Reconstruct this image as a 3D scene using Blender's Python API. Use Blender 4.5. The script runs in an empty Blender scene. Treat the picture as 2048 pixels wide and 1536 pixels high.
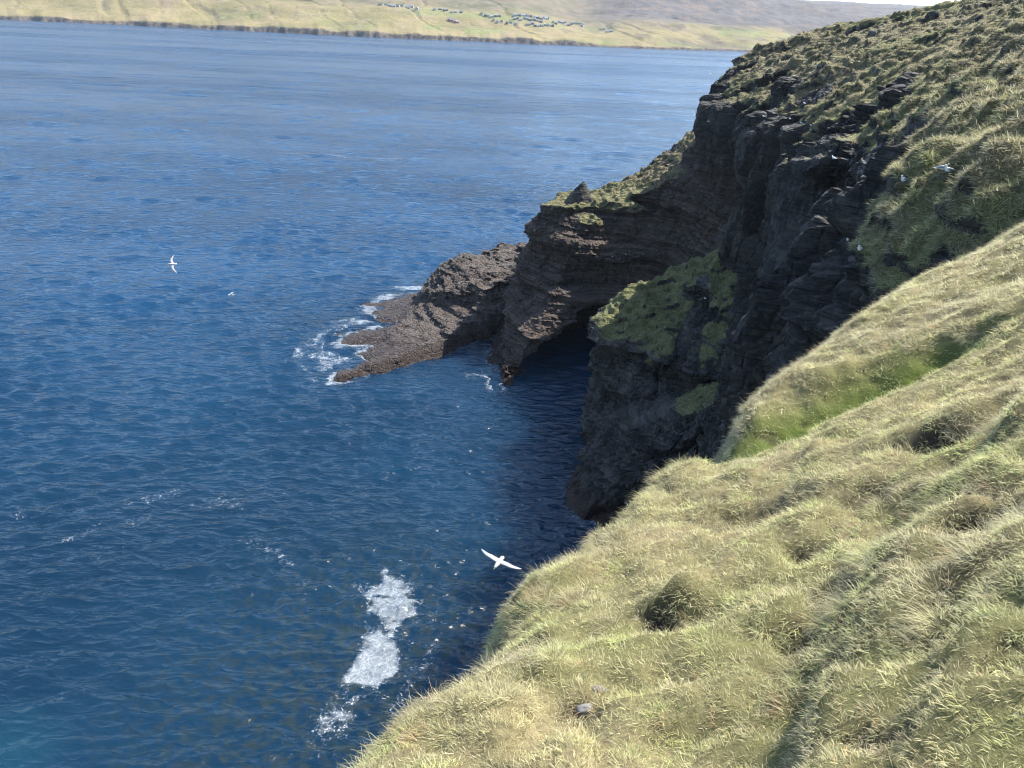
import bpy, math, random
import numpy as np
from mathutils import Vector, Matrix
from mathutils.bvhtree import BVHTree

SC = bpy.context.scene
COL = SC.collection
rng = np.random.default_rng(7)
random.seed(7)
f32 = np.float32

# ------------------------------------------------------------------ camera
H = 60.0                      # eye above the sea, metres
F = 1546.0                    # focal length in pixels of the 2048 px wide photograph
PITCH = math.atan((768 - 32) / F)
ROLL = math.radians(2.58)
fw = np.array([0, math.cos(PITCH), -math.sin(PITCH)])
_r0 = np.array([1.0, 0, 0])
_u0 = np.array([0, math.sin(PITCH), math.cos(PITCH)])
RT = math.cos(ROLL) * _r0 + math.sin(ROLL) * _u0
UP = -math.sin(ROLL) * _r0 + math.cos(ROLL) * _u0
EYE = np.array([0, 0, H])

cam_d = bpy.data.cameras.new('camera')
cam = bpy.data.objects.new('camera', cam_d)
COL.objects.link(cam)
cam.matrix_world = Matrix(((RT[0], UP[0], -fw[0], 0), (RT[1], UP[1], -fw[1], 0),
                           (RT[2], UP[2], -fw[2], H), (0, 0, 0, 1)))
cam_d.sensor_width = 36
cam_d.lens = 36 * F / 2048
cam_d.clip_start = 0.1
cam_d.clip_end = 30000
SC.camera = cam

# ------------------------------------------------------------------ sky, sun, exposure
SUN_EL, SUN_AZ = math.radians(51), math.radians(58)     # azimuth to the right of straight ahead
world = bpy.data.worlds.new('World')
SC.world = world
world.use_nodes = True
wn = world.node_tree.nodes
wl = world.node_tree.links
for n in list(wn):
    wn.remove(n)
sky = wn.new('ShaderNodeTexSky')
sky.sky_type = 'NISHITA'
sky.sun_disc = False
sky.sun_elevation = SUN_EL
sky.sun_rotation = SUN_AZ
sky.air_density = 1.0
sky.dust_density = 0.7
sky.ozone_density = 2.5
bg = wn.new('ShaderNodeBackground')
bg.inputs['Strength'].default_value = 0.13
wo = wn.new('ShaderNodeOutputWorld')
wl.new(sky.outputs[0], bg.inputs[0])
wl.new(bg.outputs[0], wo.inputs[0])

sun_d = bpy.data.lights.new('sun', 'SUN')
sun_d.energy = 4.9
sun_d.angle = math.radians(0.53)
sun_d.color = (1.0, 0.95, 0.86)
sun = bpy.data.objects.new('sun', sun_d)
COL.objects.link(sun)
SDIR = Vector((math.sin(SUN_AZ) * math.cos(SUN_EL), math.cos(SUN_AZ) * math.cos(SUN_EL), math.sin(SUN_EL)))
sun.rotation_euler = SDIR.to_track_quat('Z', 'Y').to_euler()

SC.view_settings.view_transform = 'Standard'
SC.view_settings.look = 'None'
SC.view_settings.exposure = 1.4
SC.view_settings.gamma = 1.0
SC.view_settings.use_curve_mapping = False
SC.cycles.max_bounces = 6
SC.cycles.diffuse_bounces = 3
SC.cycles.glossy_bounces = 3
SC.cycles.transparent_max_bounces = 8
SC.cycles.volume_bounces = 0
SC.cycles.use_denoising = True
SC.cycles.sample_clamp_direct = 0.55
SC.cycles.sample_clamp_indirect = 4.0
SC.cycles.filter_width = 1.1


# ------------------------------------------------------------------ helpers
def ray(x, y):
    d = fw + RT * ((x - 1024) / F) + UP * ((768 - y) / F)
    return d / np.linalg.norm(d)


def atr(x, y, t):
    return EYE + ray(x, y) * t


def atz(x, y, z=0.0):
    d = ray(x, y)
    return EYE + d * ((z - H) / d[2])


def project(P):
    v = P - EYE
    w = v @ fw
    w = np.where(np.abs(w) < 1e-3, 1e-3, w)
    return 1024 + F * (v @ RT) / w, 768 - F * (v @ UP) / w, w


def _hash(ix, iy, iz, seed):
    h = (ix.astype(np.uint32) * np.uint32(374761393)) ^ (iy.astype(np.uint32) * np.uint32(668265263)) \
        ^ (iz.astype(np.uint32) * np.uint32(2147483647 - 58)) ^ np.uint32((seed * 974711 + 12345) & 0xffffffff)
    h = (h ^ (h >> np.uint32(13))) * np.uint32(1274126177)
    h = (h ^ (h >> np.uint32(15))) * np.uint32(2246822519)
    h = h ^ (h >> np.uint32(16))
    return h.astype(f32) * f32(1 / 4294967295.0)


def noise(x, y, z=None, seed=0):
    """value noise in -1..1"""
    x = np.asarray(x, f32)
    y = np.asarray(y, f32)
    z = np.zeros_like(x) if z is None else np.asarray(z, f32)
    ix, iy, iz = np.floor(x).astype(np.int64), np.floor(y).astype(np.int64), np.floor(z).astype(np.int64)
    fx, fy, fz = x - ix, y - iy, z - iz
    fx = fx * fx * fx * (fx * (fx * 6 - 15) + 10)
    fy = fy * fy * fy * (fy * (fy * 6 - 15) + 10)
    fz = fz * fz * fz * (fz * (fz * 6 - 15) + 10)
    def c(a, b, d):
        return _hash(ix + a, iy + b, iz + d, seed)
    r0 = (c(0, 0, 0) * (1 - fx) + c(1, 0, 0) * fx) * (1 - fy) + (c(0, 1, 0) * (1 - fx) + c(1, 1, 0) * fx) * fy
    r1 = (c(0, 0, 1) * (1 - fx) + c(1, 0, 1) * fx) * (1 - fy) + (c(0, 1, 1) * (1 - fx) + c(1, 1, 1) * fx) * fy
    return (r0 * (1 - fz) + r1 * fz) * 2 - 1


def fbm(x, y, z=None, oct=4, seed=0, gain=0.5):
    s, a, t = 0, 1.0, 0
    for o in range(oct):
        k = 2.03 ** o
        s = s + a * noise(x * k + 17 * o, y * k - 9 * o, None if z is None else z * k + 5 * o, seed + o)
        t += a
        a *= gain
    return s / t


def worley(x, y, z, seed=0):
    """F1, F2 and the nearest cell's random number"""
    x, y, z = np.asarray(x, f32), np.asarray(y, f32), np.asarray(z, f32)
    ix, iy, iz = np.floor(x).astype(np.int64), np.floor(y).astype(np.int64), np.floor(z).astype(np.int64)
    f1 = np.full(x.shape, 9e9, f32)
    f2 = np.full(x.shape, 9e9, f32)
    cid = np.zeros(x.shape, f32)
    for a in (-1, 0, 1):
        for b in (-1, 0, 1):
            for c in (-1, 0, 1):
                jx, jy, jz = ix + a, iy + b, iz + c
                d = (jx + _hash(jx, jy, jz, seed) - x) ** 2 + (jy + _hash(jx, jy, jz, seed + 1) - y) ** 2 \
                    + (jz + _hash(jx, jy, jz, seed + 2) - z) ** 2
                near = d < f1
                f2 = np.where(near, f1, np.minimum(f2, d))
                cid = np.where(near, _hash(jx, jy, jz, seed + 3), cid)
                f1 = np.where(near, d, f1)
    return np.sqrt(f1), np.sqrt(f2), cid


def sstep(a, b, x):
    t = np.clip((x - a) / (b - a), 0, 1)
    return t * t * (3 - 2 * t)


def sd_poly(poly, X, Y):
    """signed distance to a plan polygon, negative inside"""
    P = np.asarray(poly, float)
    d = np.full(X.shape, 1e18)
    inside = np.zeros(X.shape, bool)
    n = len(P)
    for i in range(n):
        a, b = P[i], P[(i + 1) % n]
        e = b - a
        wx, wy = X - a[0], Y - a[1]
        t = np.clip((wx * e[0] + wy * e[1]) / (e @ e + 1e-12), 0, 1)
        d = np.minimum(d, (wx - e[0] * t) ** 2 + (wy - e[1] * t) ** 2)
        cond = ((a[1] <= Y) & (b[1] > Y)) | ((b[1] <= Y) & (a[1] > Y))
        with np.errstate(divide='ignore', invalid='ignore'):
            xi = a[0] + (Y - a[1]) / (e[1] if abs(e[1]) > 1e-9 else 1e-9) * e[0]
        inside ^= cond & (X < xi)
    d = np.sqrt(d)
    return np.where(inside, -d, d)


def d_line(pts, X, Y):
    """distance to a polyline and the side (+ right of travel)"""
    P = np.asarray(pts, float)
    best = np.full(X.shape, 1e18)
    side = np.zeros(X.shape)
    for i in range(len(P) - 1):
        a, b = P[i], P[i + 1]
        e = b - a
        wx, wy = X - a[0], Y - a[1]
        t = np.clip((wx * e[0] + wy * e[1]) / (e @ e + 1e-12), 0, 1)
        d = (wx - e[0] * t) ** 2 + (wy - e[1] * t) ** 2
        s = np.sign(e[1] * wx - e[0] * wy)
        side = np.where(d < best, s, side)
        best = np.minimum(best, d)
    return np.sqrt(best), side


class TPS:
    """thin-plate height surface through control points"""
    def __init__(s, pts, lam=0.02):
        P = np.asarray(pts, float)
        s.xy = P[:, :2]
        n = len(P)
        K = s.k(np.linalg.norm(s.xy[:, None] - s.xy[None], axis=2)) + lam * np.eye(n)
        A = np.zeros((n + 3, n + 3))
        A[:n, :n] = K
        A[:n, n] = 1
        A[:n, n + 1:] = s.xy
        A[n:, :n] = A[:n, n:].T
        b = np.zeros(n + 3)
        b[:n] = P[:, 2]
        s.w = np.linalg.solve(A, b)
    @staticmethod
    def k(r):
        return r                      # linear kernel: taut, no overshoot
    def __call__(s, X, Y):
        out = s.w[-3] + s.w[-2] * X + s.w[-1] * Y
        for i, (px, py) in enumerate(s.xy):
            out = out - 0
            out += s.w[i] * s.k(np.sqrt((X - px) ** 2 + (Y - py) ** 2 + 0.6))
        return out


def surface_nets(f, org, h):
    """zero surface of a scalar grid (negative = solid) as quads"""
    neg = f < 0
    nx, ny, nz = f.shape
    cnt = np.zeros((nx - 1, ny - 1, nz - 1), np.int8)
    for a in (0, 1):
        for b in (0, 1):
            for c in (0, 1):
                cnt += neg[a:nx - 1 + a, b:ny - 1 + b, c:nz - 1 + c]
    act = (cnt > 0) & (cnt < 8)
    I, J, K = np.nonzero(act)
    idx = np.full(act.shape, -1, np.int32)
    idx[I, J, K] = np.arange(len(I), dtype=np.int32)
    acc = np.zeros((len(I), 3))
    num = np.zeros(len(I))
    corners = [(a, b, c) for a in (0, 1) for b in (0, 1) for c in (0, 1)]
    for p in corners:
        for ax in range(3):
            if p[ax]:
                continue
            q = list(p)
            q[ax] = 1
            fa = f[I + p[0], J + p[1], K + p[2]]
            fb = f[I + q[0], J + q[1], K + q[2]]
            m = (fa < 0) != (fb < 0)
            t = np.where(m, fa / np.where(m, fa - fb, 1), 0)
            pos = np.tile(np.array(p, float), (len(I), 1))
            pos[:, ax] = t
            acc += pos * m[:, None]
            num += m
    V = np.stack([I, J, K], 1) + acc / num[:, None]
    V = V * h + np.asarray(org)
    quads = []
    for ax in range(3):
        sl0 = [slice(None)] * 3
        sl1 = [slice(None)] * 3
        sl0[ax] = slice(0, -1)
        sl1[ax] = slice(1, None)
        ch = neg[tuple(sl0)] != neg[tuple(sl1)]
        e = np.argwhere(ch)
        o1, o2 = [(1, 2), (2, 0), (0, 1)][ax]
        ok = (e[:, o1] > 0) & (e[:, o2] > 0) & (e[:, o1] < f.shape[o1] - 1) & (e[:, o2] < f.shape[o2] - 1)
        e = e[ok]
        def cell(d1, d2):
            c = e.copy()
            c[:, o1] -= d1
            c[:, o2] -= d2
            return idx[c[:, 0], c[:, 1], c[:, 2]]
        q = np.stack([cell(1, 1), cell(0, 1), cell(0, 0), cell(1, 0)], 1)
        s = neg[e[:, 0], e[:, 1], e[:, 2]]
        q[~s] = q[~s][:, ::-1]
        quads.append(q)
    Q = np.concatenate(quads)
    return V, Q[(Q >= 0).all(1)]


def subdivide(V, Q):
    n = len(V)
    E = np.concatenate([Q[:, [0, 1]], Q[:, [1, 2]], Q[:, [2, 3]], Q[:, [3, 0]]])
    key = np.sort(E, 1).astype(np.int64)
    u, inv = np.unique(key[:, 0] * n + key[:, 1], return_inverse=True)
    inv = inv.ravel()
    em = (V[u // n] + V[u % n]) / 2
    fc = V[Q].mean(1)
    m = len(Q)
    e0, e1, e2, e3 = (inv[i * m:(i + 1) * m] + n for i in range(4))
    c = np.arange(m) + n + len(u)
    Q2 = np.concatenate([np.stack(s, 1) for s in
                         ((Q[:, 0], e0, c, e3), (e0, Q[:, 1], e1, c), (c, e1, Q[:, 2], e2), (e3, c, e2, Q[:, 3]))])
    return np.concatenate([V, em, fc]), Q2


def relax(V, Q, it=1, k=0.5):
    E = np.concatenate([Q[:, [0, 1]], Q[:, [1, 2]], Q[:, [2, 3]], Q[:, [3, 0]]])
    n = len(V)
    deg = np.bincount(E.ravel(), minlength=n)
    deg = np.maximum(deg, 1)
    for _ in range(it):
        s = np.stack([np.bincount(E[:, 0], V[E[:, 1], i], n) + np.bincount(E[:, 1], V[E[:, 0], i], n) for i in range(3)], 1)
        V = V * (1 - k) + k * s / deg[:, None]
    return V


def vnormals(V, Q):
    fn = np.cross(V[Q[:, 2]] - V[Q[:, 0]], V[Q[:, 3]] - V[Q[:, 1]])
    out = np.zeros_like(V)
    for k in range(4):
        for i in range(3):
            out[:, i] += np.bincount(Q[:, k], fn[:, i], len(V))
    return out / (np.linalg.norm(out, axis=1)[:, None] + 1e-12)


def mesh_np(name, V, Q, mat=None, smooth=True, attrs=None, parent=None, link=True):
    me = bpy.data.meshes.new(name)
    V = np.asarray(V, f32)
    Q = np.asarray(Q, np.int32)
    me.vertices.add(len(V))
    me.vertices.foreach_set('co', V.ravel())
    k = Q.shape[1]
    me.loops.add(Q.size)
    me.loops.foreach_set('vertex_index', Q.ravel())
    me.polygons.add(len(Q))
    me.polygons.foreach_set('loop_start', np.arange(0, Q.size, k, dtype=np.int32))
    me.polygons.foreach_set('loop_total', np.full(len(Q), k, np.int32))
    me.update(calc_edges=True)
    me.polygons.foreach_set('use_smooth', np.full(len(Q), smooth))
    for an, arr in (attrs or {}).items():
        arr = np.asarray(arr, f32)
        if arr.ndim == 1:
            at = me.attributes.new(an, 'FLOAT', 'POINT')
            at.data.foreach_set('value', arr)
        else:
            at = me.attributes.new(an, 'FLOAT_COLOR', 'POINT')
            at.data.foreach_set('color', np.concatenate([arr, np.ones((len(arr), 1), f32)], 1).astype(f32).ravel())
    if mat:
        me.materials.append(mat)
    o = bpy.data.objects.new(name, me)
    if link:
        COL.objects.link(o)
    if parent:
        o.parent = parent
    return o


def mesh_py(name, verts, faces, mats, parent=None, smooth=False, mi=None):
    me = bpy.data.meshes.new(name)
    me.from_pydata([tuple(map(float, v)) for v in verts], [], [tuple(map(int, f)) for f in faces])
    for m in (mats if isinstance(mats, (list, tuple)) else [mats]):
        me.materials.append(m)
    if mi is not None:
        me.polygons.foreach_set('material_index', np.asarray(mi, np.int32))
    me.polygons.foreach_set('use_smooth', [smooth] * len(me.polygons))
    o = bpy.data.objects.new(name, me)
    COL.objects.link(o)
    o.parent = parent
    return o


def tag(o, label=None, cat=None, group=None, kind=None):
    if label:
        o['label'] = label
    if cat:
        o['category'] = cat
    if group:
        o['group'] = group
    if kind:
        o['kind'] = kind
    return o


def grid_quads(nu, nv):
    i = np.arange(nu * nv).reshape(nu, nv)
    return np.stack([i[:-1, :-1].ravel(), i[1:, :-1].ravel(), i[1:, 1:].ravel(), i[:-1, 1:].ravel()], 1)


# ------------------------------------------------------------------ node helper
class NT:
    def __init__(s, name):
        s.m = bpy.data.materials.new(name)
        s.m.use_nodes = True
        s.t = s.m.node_tree
        for n in list(s.t.nodes):
            s.t.nodes.remove(n)
        s.out = s.t.nodes.new('ShaderNodeOutputMaterial')
        s._pos = None

    def n(s, typ, ins=None, **props):
        nd = s.t.nodes.new(typ)
        for k, v in props.items():
            setattr(nd, k, v)
        for k, v in (ins or {}).items():
            s.put(nd.inputs[k], v)
        return nd

    def put(s, sock, v):
        if isinstance(v, bpy.types.NodeSocket):
            s.t.links.new(v, sock)
        elif isinstance(v, bpy.types.Node):
            s.t.links.new(v.outputs[0], sock)
        else:
            if sock.type == 'RGBA' and hasattr(v, '__len__') and len(v) == 3:
                v = (*v, 1)
            sock.default_value = v

    def pos(s):
        if s._pos is None:
            s._pos = s.n('ShaderNodeNewGeometry').outputs['Position']
        return s._pos

    def map(s, scale=(1, 1, 1), rot=(0, 0, 0), src=None):
        return s.n('ShaderNodeMapping', {'Vector': src or s.pos(), 'Scale': scale, 'Rotation': rot}).outputs[0]

    def noise(s, scale, detail=4, rough=0.55, vec=None, dist=0.0):
        return s.n('ShaderNodeTexNoise', {'Vector': vec or s.pos(), 'Scale': scale, 'Detail': detail,
                                          'Roughness': rough, 'Distortion': dist}).outputs['Fac']

    def voro(s, scale, vec=None, feature='F1', rand=1.0):
        return s.n('ShaderNodeTexVoronoi', {'Vector': vec or s.pos(), 'Scale': scale, 'Randomness': rand}, feature=feature)

    def math(s, op, a, b=0.0, c=None, clamp=False):
        nd = s.n('ShaderNodeMath', {0: a, 1: b}, operation=op, use_clamp=clamp)
        if c is not None:
            s.put(nd.inputs[2], c)
        return nd.outputs[0]

    def ramp(s, fac, stops, interp='LINEAR'):
        nd = s.n('ShaderNodeValToRGB', {'Fac': fac})
        cr = nd.color_ramp
        cr.interpolation = interp
        while len(cr.elements) < len(stops):
            cr.elements.new(0.5)
        for e, (p, c) in zip(cr.elements, stops):
            e.position = p
            e.color = (*c, 1) if hasattr(c, '__len__') else (c, c, c, 1)
        return nd.outputs[0]

    def mix(s, fac, a, b, blend='MIX'):
        nd = s.n('ShaderNodeMix', {}, data_type='RGBA', blend_type=blend)
        s.put(nd.inputs[0], fac)
        s.put(nd.inputs[6], a)
        s.put(nd.inputs[7], b)
        return nd.outputs[2]

    def sep(s, v):
        return s.n('ShaderNodeSeparateXYZ', {0: v}).outputs

    def remap(s, v, a, b, c=0.0, d=1.0):
        return s.n('ShaderNodeMapRange', {0: v, 1: a, 2: b, 3: c, 4: d}, interpolation_type='SMOOTHSTEP').outputs[0]

    def attr(s, name, typ='GEOMETRY', out='Fac'):
        return s.n('ShaderNodeAttribute', attribute_name=name, attribute_type=typ).outputs[out]

    def bump(s, h, dist=0.1, strength=1.0, normal=None):
        ins = {'Height': h, 'Distance': dist, 'Strength': strength}
        if normal is not None:
            ins['Normal'] = normal
        return s.n('ShaderNodeBump', ins).outputs[0]

    def bsdf(s, **ins):
        nd = s.n('ShaderNodeBsdfPrincipled')
        for k, v in ins.items():
            s.put(nd.inputs[k.replace('_', ' ')], v)
        return nd.outputs[0]

    def done(s, surf):
        s.t.links.new(surf, s.out.inputs['Surface'])
        return s.m


def flat_mat(name, col, rough=0.7):
    t = NT(name)
    v = t.noise(9, 3)
    c = t.mix(v, [k * 0.8 for k in col], [min(1, k * 1.15) for k in col])
    return t.done(t.bsdf(Base_Color=c, Roughness=rough))


# ------------------------------------------------------------------ materials
def mat_cliff():
    t = NT('basalt_and_turf')
    P = t.pos()
    z = t.sep(P)[2]
    turf = t.attr('turf')
    # --- rock
    n1 = t.noise(0.35, 6, 0.6)
    n2 = t.noise(2.2, 6, 0.65)
    n3 = t.noise(11.0, 4, 0.7)
    strat = t.noise(1.0, 5, 0.6, vec=t.map((0.05, 0.05, 1.6)))
    rock = t.ramp(n1, [(0.3, (0.020, 0.020, 0.022)), (0.5, (0.056, 0.052, 0.050)), (0.7, (0.125, 0.114, 0.104))])
    rock = t.mix(t.remap(n2, 0.45, 0.72, 0, 0.7), rock, (0.135, 0.127, 0.116))
    rock = t.mix(t.math('MULTIPLY', t.attr('dark'), 0.2), rock, (0.020, 0.020, 0.023))
    red = t.attr('red')
    rock = t.mix(t.math('MULTIPLY', red, t.remap(strat, 0.3, 0.7, 0.35, 1.0)), rock, (0.105, 0.066, 0.050))
    lay = t.noise(1.0, 3, 0.7, vec=t.map((0.07, 0.07, 2.6), (0.06, 0.09, 0)))
    rock = t.mix(t.math('MULTIPLY', t.remap(lay, 0.42, 0.5, 0.75, 0), t.math('SUBTRACT', 1.0, t.math('MULTIPLY', t.attr('dark'), 0.9))), rock, (0.020, 0.018, 0.018))
    rock = t.mix(t.math('MULTIPLY', t.remap(lay, 0.55, 0.66, 0, 0.55), t.math('SUBTRACT', 1.0, t.math('MULTIPLY', t.attr('dark'), 0.9))), rock, (0.125, 0.108, 0.092))
    # lichen and algae
    li = t.math('MULTIPLY', t.remap(t.noise(0.9, 5, 0.7), 0.52, 0.68), t.attr('lichen'))
    rock = t.mix(li, rock, (0.15, 0.15, 0.085))
    # weed and wet band near the sea
    tide = t.math('ADD', z, t.math('MULTIPLY', t.math('SUBTRACT', n2, 0.5), 2.4))
    wet = t.remap(tide, 2.6, 1.2)
    rock = t.mix(wet, rock, t.mix(n3, (0.018, 0.011, 0.009), (0.042, 0.023, 0.017)))
    # droppings
    gu = t.math('MULTIPLY', t.attr('guano'), t.remap(t.noise(1.2, 5, 0.7, vec=t.map((1.6, 1.6, 0.35))), 0.5, 0.62))
    rock = t.mix(gu, rock, (0.45, 0.45, 0.43))
    # --- turf
    tn = t.noise(0.22, 5, 0.6)
    tn2 = t.noise(1.7, 6, 0.7)
    tc = t.ramp(tn, [(0.3, (0.095, 0.086, 0.042)), (0.5, (0.135, 0.118, 0.060)), (0.7, (0.19, 0.163, 0.088))])
    tc = t.mix(t.remap(tn2, 0.35, 0.7), tc, (0.22, 0.185, 0.11))
    tc = t.mix(t.remap(t.noise(0.8, 4, 0.6), 0.5, 0.7, 0, 0.75), tc, (0.05, 0.04, 0.027))
    tc = t.mix(t.attr('green'), tc, t.mix(tn2, (0.085, 0.11, 0.028), (0.21, 0.235, 0.085)))
    tc = t.mix(t.remap(n3, 0.6, 0.75, 0, 0.5), tc, (0.06, 0.05, 0.03))
    br = t.math('ADD', turf, t.math('MULTIPLY', t.math('SUBTRACT', t.noise(1.1, 6, 0.7), 0.5), 0.9))
    k = t.remap(br, 0.44, 0.56)
    col = t.mix(k, rock, tc)
    rough = t.math('SUBTRACT', 0.88, t.math('MULTIPLY', wet, 0.4))
    cr = t.voro(0.75, vec=t.map((1, 1, 0.7)), feature='DISTANCE_TO_EDGE').outputs['Distance']
    cr = t.remap(cr, 0.0, 0.12)
    hgt = t.math('ADD', t.math('MULTIPLY', n2, 0.55), t.math('MULTIPLY', n3, 0.25))
    hgt = t.math('ADD', hgt, t.math('MULTIPLY', cr, 0.30))
    hgt = t.math('ADD', hgt, t.math('MULTIPLY', t.remap(lay, 0.4, 0.6), 0.35))
    nrm = t.bump(hgt, 0.8, 1.0)
    return t.done(t.bsdf(Base_Color=col, Roughness=rough, Normal=nrm, Specular_IOR_Level=0.3))


def mat_ground():
    t = NT('turf_thatch')
    n1 = t.noise(0.7, 5, 0.6)
    n2 = t.noise(9, 6, 0.7)
    n3 = t.noise(60, 4, 0.7)
    c = t.ramp(n1, [(0.3, (0.15, 0.145, 0.06)), (0.5, (0.22, 0.19, 0.095)), (0.7, (0.28, 0.235, 0.13))])
    c = t.mix(t.remap(n2, 0.35, 0.65), t.mix(0.5, c, (0.06, 0.047, 0.03)), c)
    c = t.mix(t.attr('green'), c, (0.075, 0.105, 0.02))
    c = t.mix(t.attr('peat'), c, (0.045, 0.034, 0.026))
    h = t.math('ADD', t.math('MULTIPLY', n2, 0.7), t.math('MULTIPLY', n3, 0.3))
    return t.done(t.bsdf(Base_Color=c, Roughness=0.95, Normal=t.bump(h, 0.08, 0.8), Specular_IOR_Level=0.1))


def mat_grass(name='grass_blade'):
    t = NT(name)
    tint = t.attr('tint', 'INSTANCER', 'Color')
    hh = t.attr('h')
    rnd = t.attr('rnd')
    c = t.mix(t.math('MULTIPLY', t.math('GREATER_THAN', rnd, 0.62), 0.55), tint, (0.78, 0.73, 0.50))
    c = t.mix(t.math('MULTIPLY', t.math('LESS_THAN', rnd, 0.18), 0.5), c, (0.20, 0.16, 0.09))
    c = t.mix(t.math('MULTIPLY', t.math('GREATER_THAN', rnd, 0.8), 0.6), c, (0.13, 0.16, 0.04))
    c = t.mix(t.math('MULTIPLY', t.math('POWER', hh, 2.0), 0.35), c, (0.70, 0.64, 0.44))
    d = t.bsdf(Base_Color=c, Roughness=0.6, Specular_IOR_Level=0.25)
    tr = t.n('ShaderNodeBsdfTranslucent', {'Color': c}).outputs[0]
    mx = t.n('ShaderNodeMixShader', {0: 0.5, 1: d, 2: tr}).outputs[0]
    return t.done(mx)


def mat_sea():
    t = NT('sea_water')
    P = t.pos()
    xy = t.n('ShaderNodeVectorMath', {0: P, 1: (1, 1, 0)}, operation='MULTIPLY').outputs[0]
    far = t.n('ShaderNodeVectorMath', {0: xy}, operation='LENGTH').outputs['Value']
    def ridge(sc, st, rot, dist=0.35, det=1):
        w = t.noise(sc, det, 0.55, vec=t.map((st, 1.0, 1), (0, 0, math.radians(rot))), dist=dist)
        return t.math('POWER', t.math('SUBTRACT', 1.0, t.math('ABSOLUTE', t.math('SUBTRACT', t.math('MULTIPLY', w, 2), 1))), 1.8)
    h = t.math('MULTIPLY', ridge(0.42, 0.40, -11), 0.50)
    h = t.math('ADD', h, t.math('MULTIPLY', ridge(0.95, 0.45, -8), 0.24))
    h = t.math('ADD', h, t.math('MULTIPLY', ridge(2.2, 0.5, 6), 0.055))
    h = t.math('ADD', h, t.math('MULTIPLY', t.noise(6.0, 2, 0.6), 0.008))
    # swell groups that still show where single ripples are too small to see
    g = t.math('ADD', t.math('MULTIPLY', ridge(0.085, 0.35, -8), 2.0), t.math('MULTIPLY', ridge(0.03, 0.3, -5), 4.0))
    h = t.math('ADD', h, t.math('MULTIPLY', g, t.remap(far, 250, 900, 0.0, 0.7)))
    slick = t.noise(0.004, 5, 0.6, vec=t.map((0.25, 1.5, 1), (0, 0, math.radians(3))))
    sl = t.remap(slick, 0.42, 0.60)
    nrm = t.bump(h, 1.35, t.math('ADD', 0.45, t.math('MULTIPLY', sl, 0.55)))
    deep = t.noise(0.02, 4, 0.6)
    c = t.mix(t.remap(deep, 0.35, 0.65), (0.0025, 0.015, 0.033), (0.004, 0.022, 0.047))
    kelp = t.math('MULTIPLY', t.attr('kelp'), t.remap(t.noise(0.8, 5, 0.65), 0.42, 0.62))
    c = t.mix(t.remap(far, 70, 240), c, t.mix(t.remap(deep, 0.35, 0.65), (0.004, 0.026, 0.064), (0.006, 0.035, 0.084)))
    c = t.mix(kelp, c, (0.013, 0.024, 0.030))
    c = t.mix(t.attr('shallow'), c, (0.015, 0.085, 0.11))
    # unresolved ripples of the far water widen its gloss
    ro = t.math('ADD', 0.14, t.math('MULTIPLY', t.remap(far, 150, 1500), t.math('ADD', 0.07, t.math('MULTIPLY', sl, 0.08))))
    s = t.bsdf(Base_Color=c, Roughness=ro, IOR=1.333, Normal=nrm, Subsurface_Weight=1.0, Subsurface_Radius=(1.0, 1.0, 1.0), Subsurface_Scale=22.0,
               Specular_IOR_Level=t.math('SUBTRACT', t.remap(far, 120, 1000, 0.5, 0.38), t.math('MULTIPLY', t.remap(far, 200, 1000), t.math('MULTIPLY', sl, 0.16))))
    for nd in t.t.nodes:
        if nd.type == 'BSDF_PRINCIPLED':
            nd.subsurface_method = 'BURLEY'
    return t.done(s)


def mat_foam():
    t = NT('sea_foam')
    m = t.attr('foam')
    big = t.noise(0.9, 5, 0.6)
    fine = t.noise(4.2, 4, 0.65, dist=0.6)
    v1 = t.math('ABSOLUTE', t.math('SUBTRACT', t.noise(1.1, 3, 0.5, dist=0.8), 0.5))
    v2 = t.math('ABSOLUTE', t.math('SUBTRACT', t.noise(2.1, 2, 0.5, dist=0.6), 0.5))
    vein = t.math('MAXIMUM', t.remap(v1, 0.07, 0.0), t.math('MULTIPLY', t.remap(v2, 0.06, 0.0), 0.6))
    # the raft: a thin milky film with brighter veins
    film = t.remap(t.math('ADD', m, t.math('MULTIPLY', t.math('SUBTRACT', big, 0.5), 0.9)), 0.40, 0.74)
    film = t.math('MULTIPLY', film, t.math('ADD', 0.21, t.math('MULTIPLY', vein, 0.17)))
    # loose flecks
    tex = t.remap(t.math('ADD', t.math('MULTIPLY', big, 0.35), t.math('MULTIPLY', fine, 0.65)), 0.30, 0.74)
    fleck = t.math('MULTIPLY', t.remap(t.math('ADD', tex, m), 0.90, 1.30), 0.40)
    a = t.math('MULTIPLY', t.math('MAXIMUM', film, t.math('MULTIPLY', fleck, t.math('SUBTRACT', 1.0, t.remap(m, 0.5, 0.75, 0, 0.75)))), t.remap(m, 0.03, 0.22))
    d = t.bsdf(Base_Color=(0.60, 0.66, 0.72), Roughness=0.7)
    tr = t.n('ShaderNodeBsdfTransparent').outputs[0]
    return t.done(t.n('ShaderNodeMixShader', {0: a, 1: tr, 2: d}).outputs[0])


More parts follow.
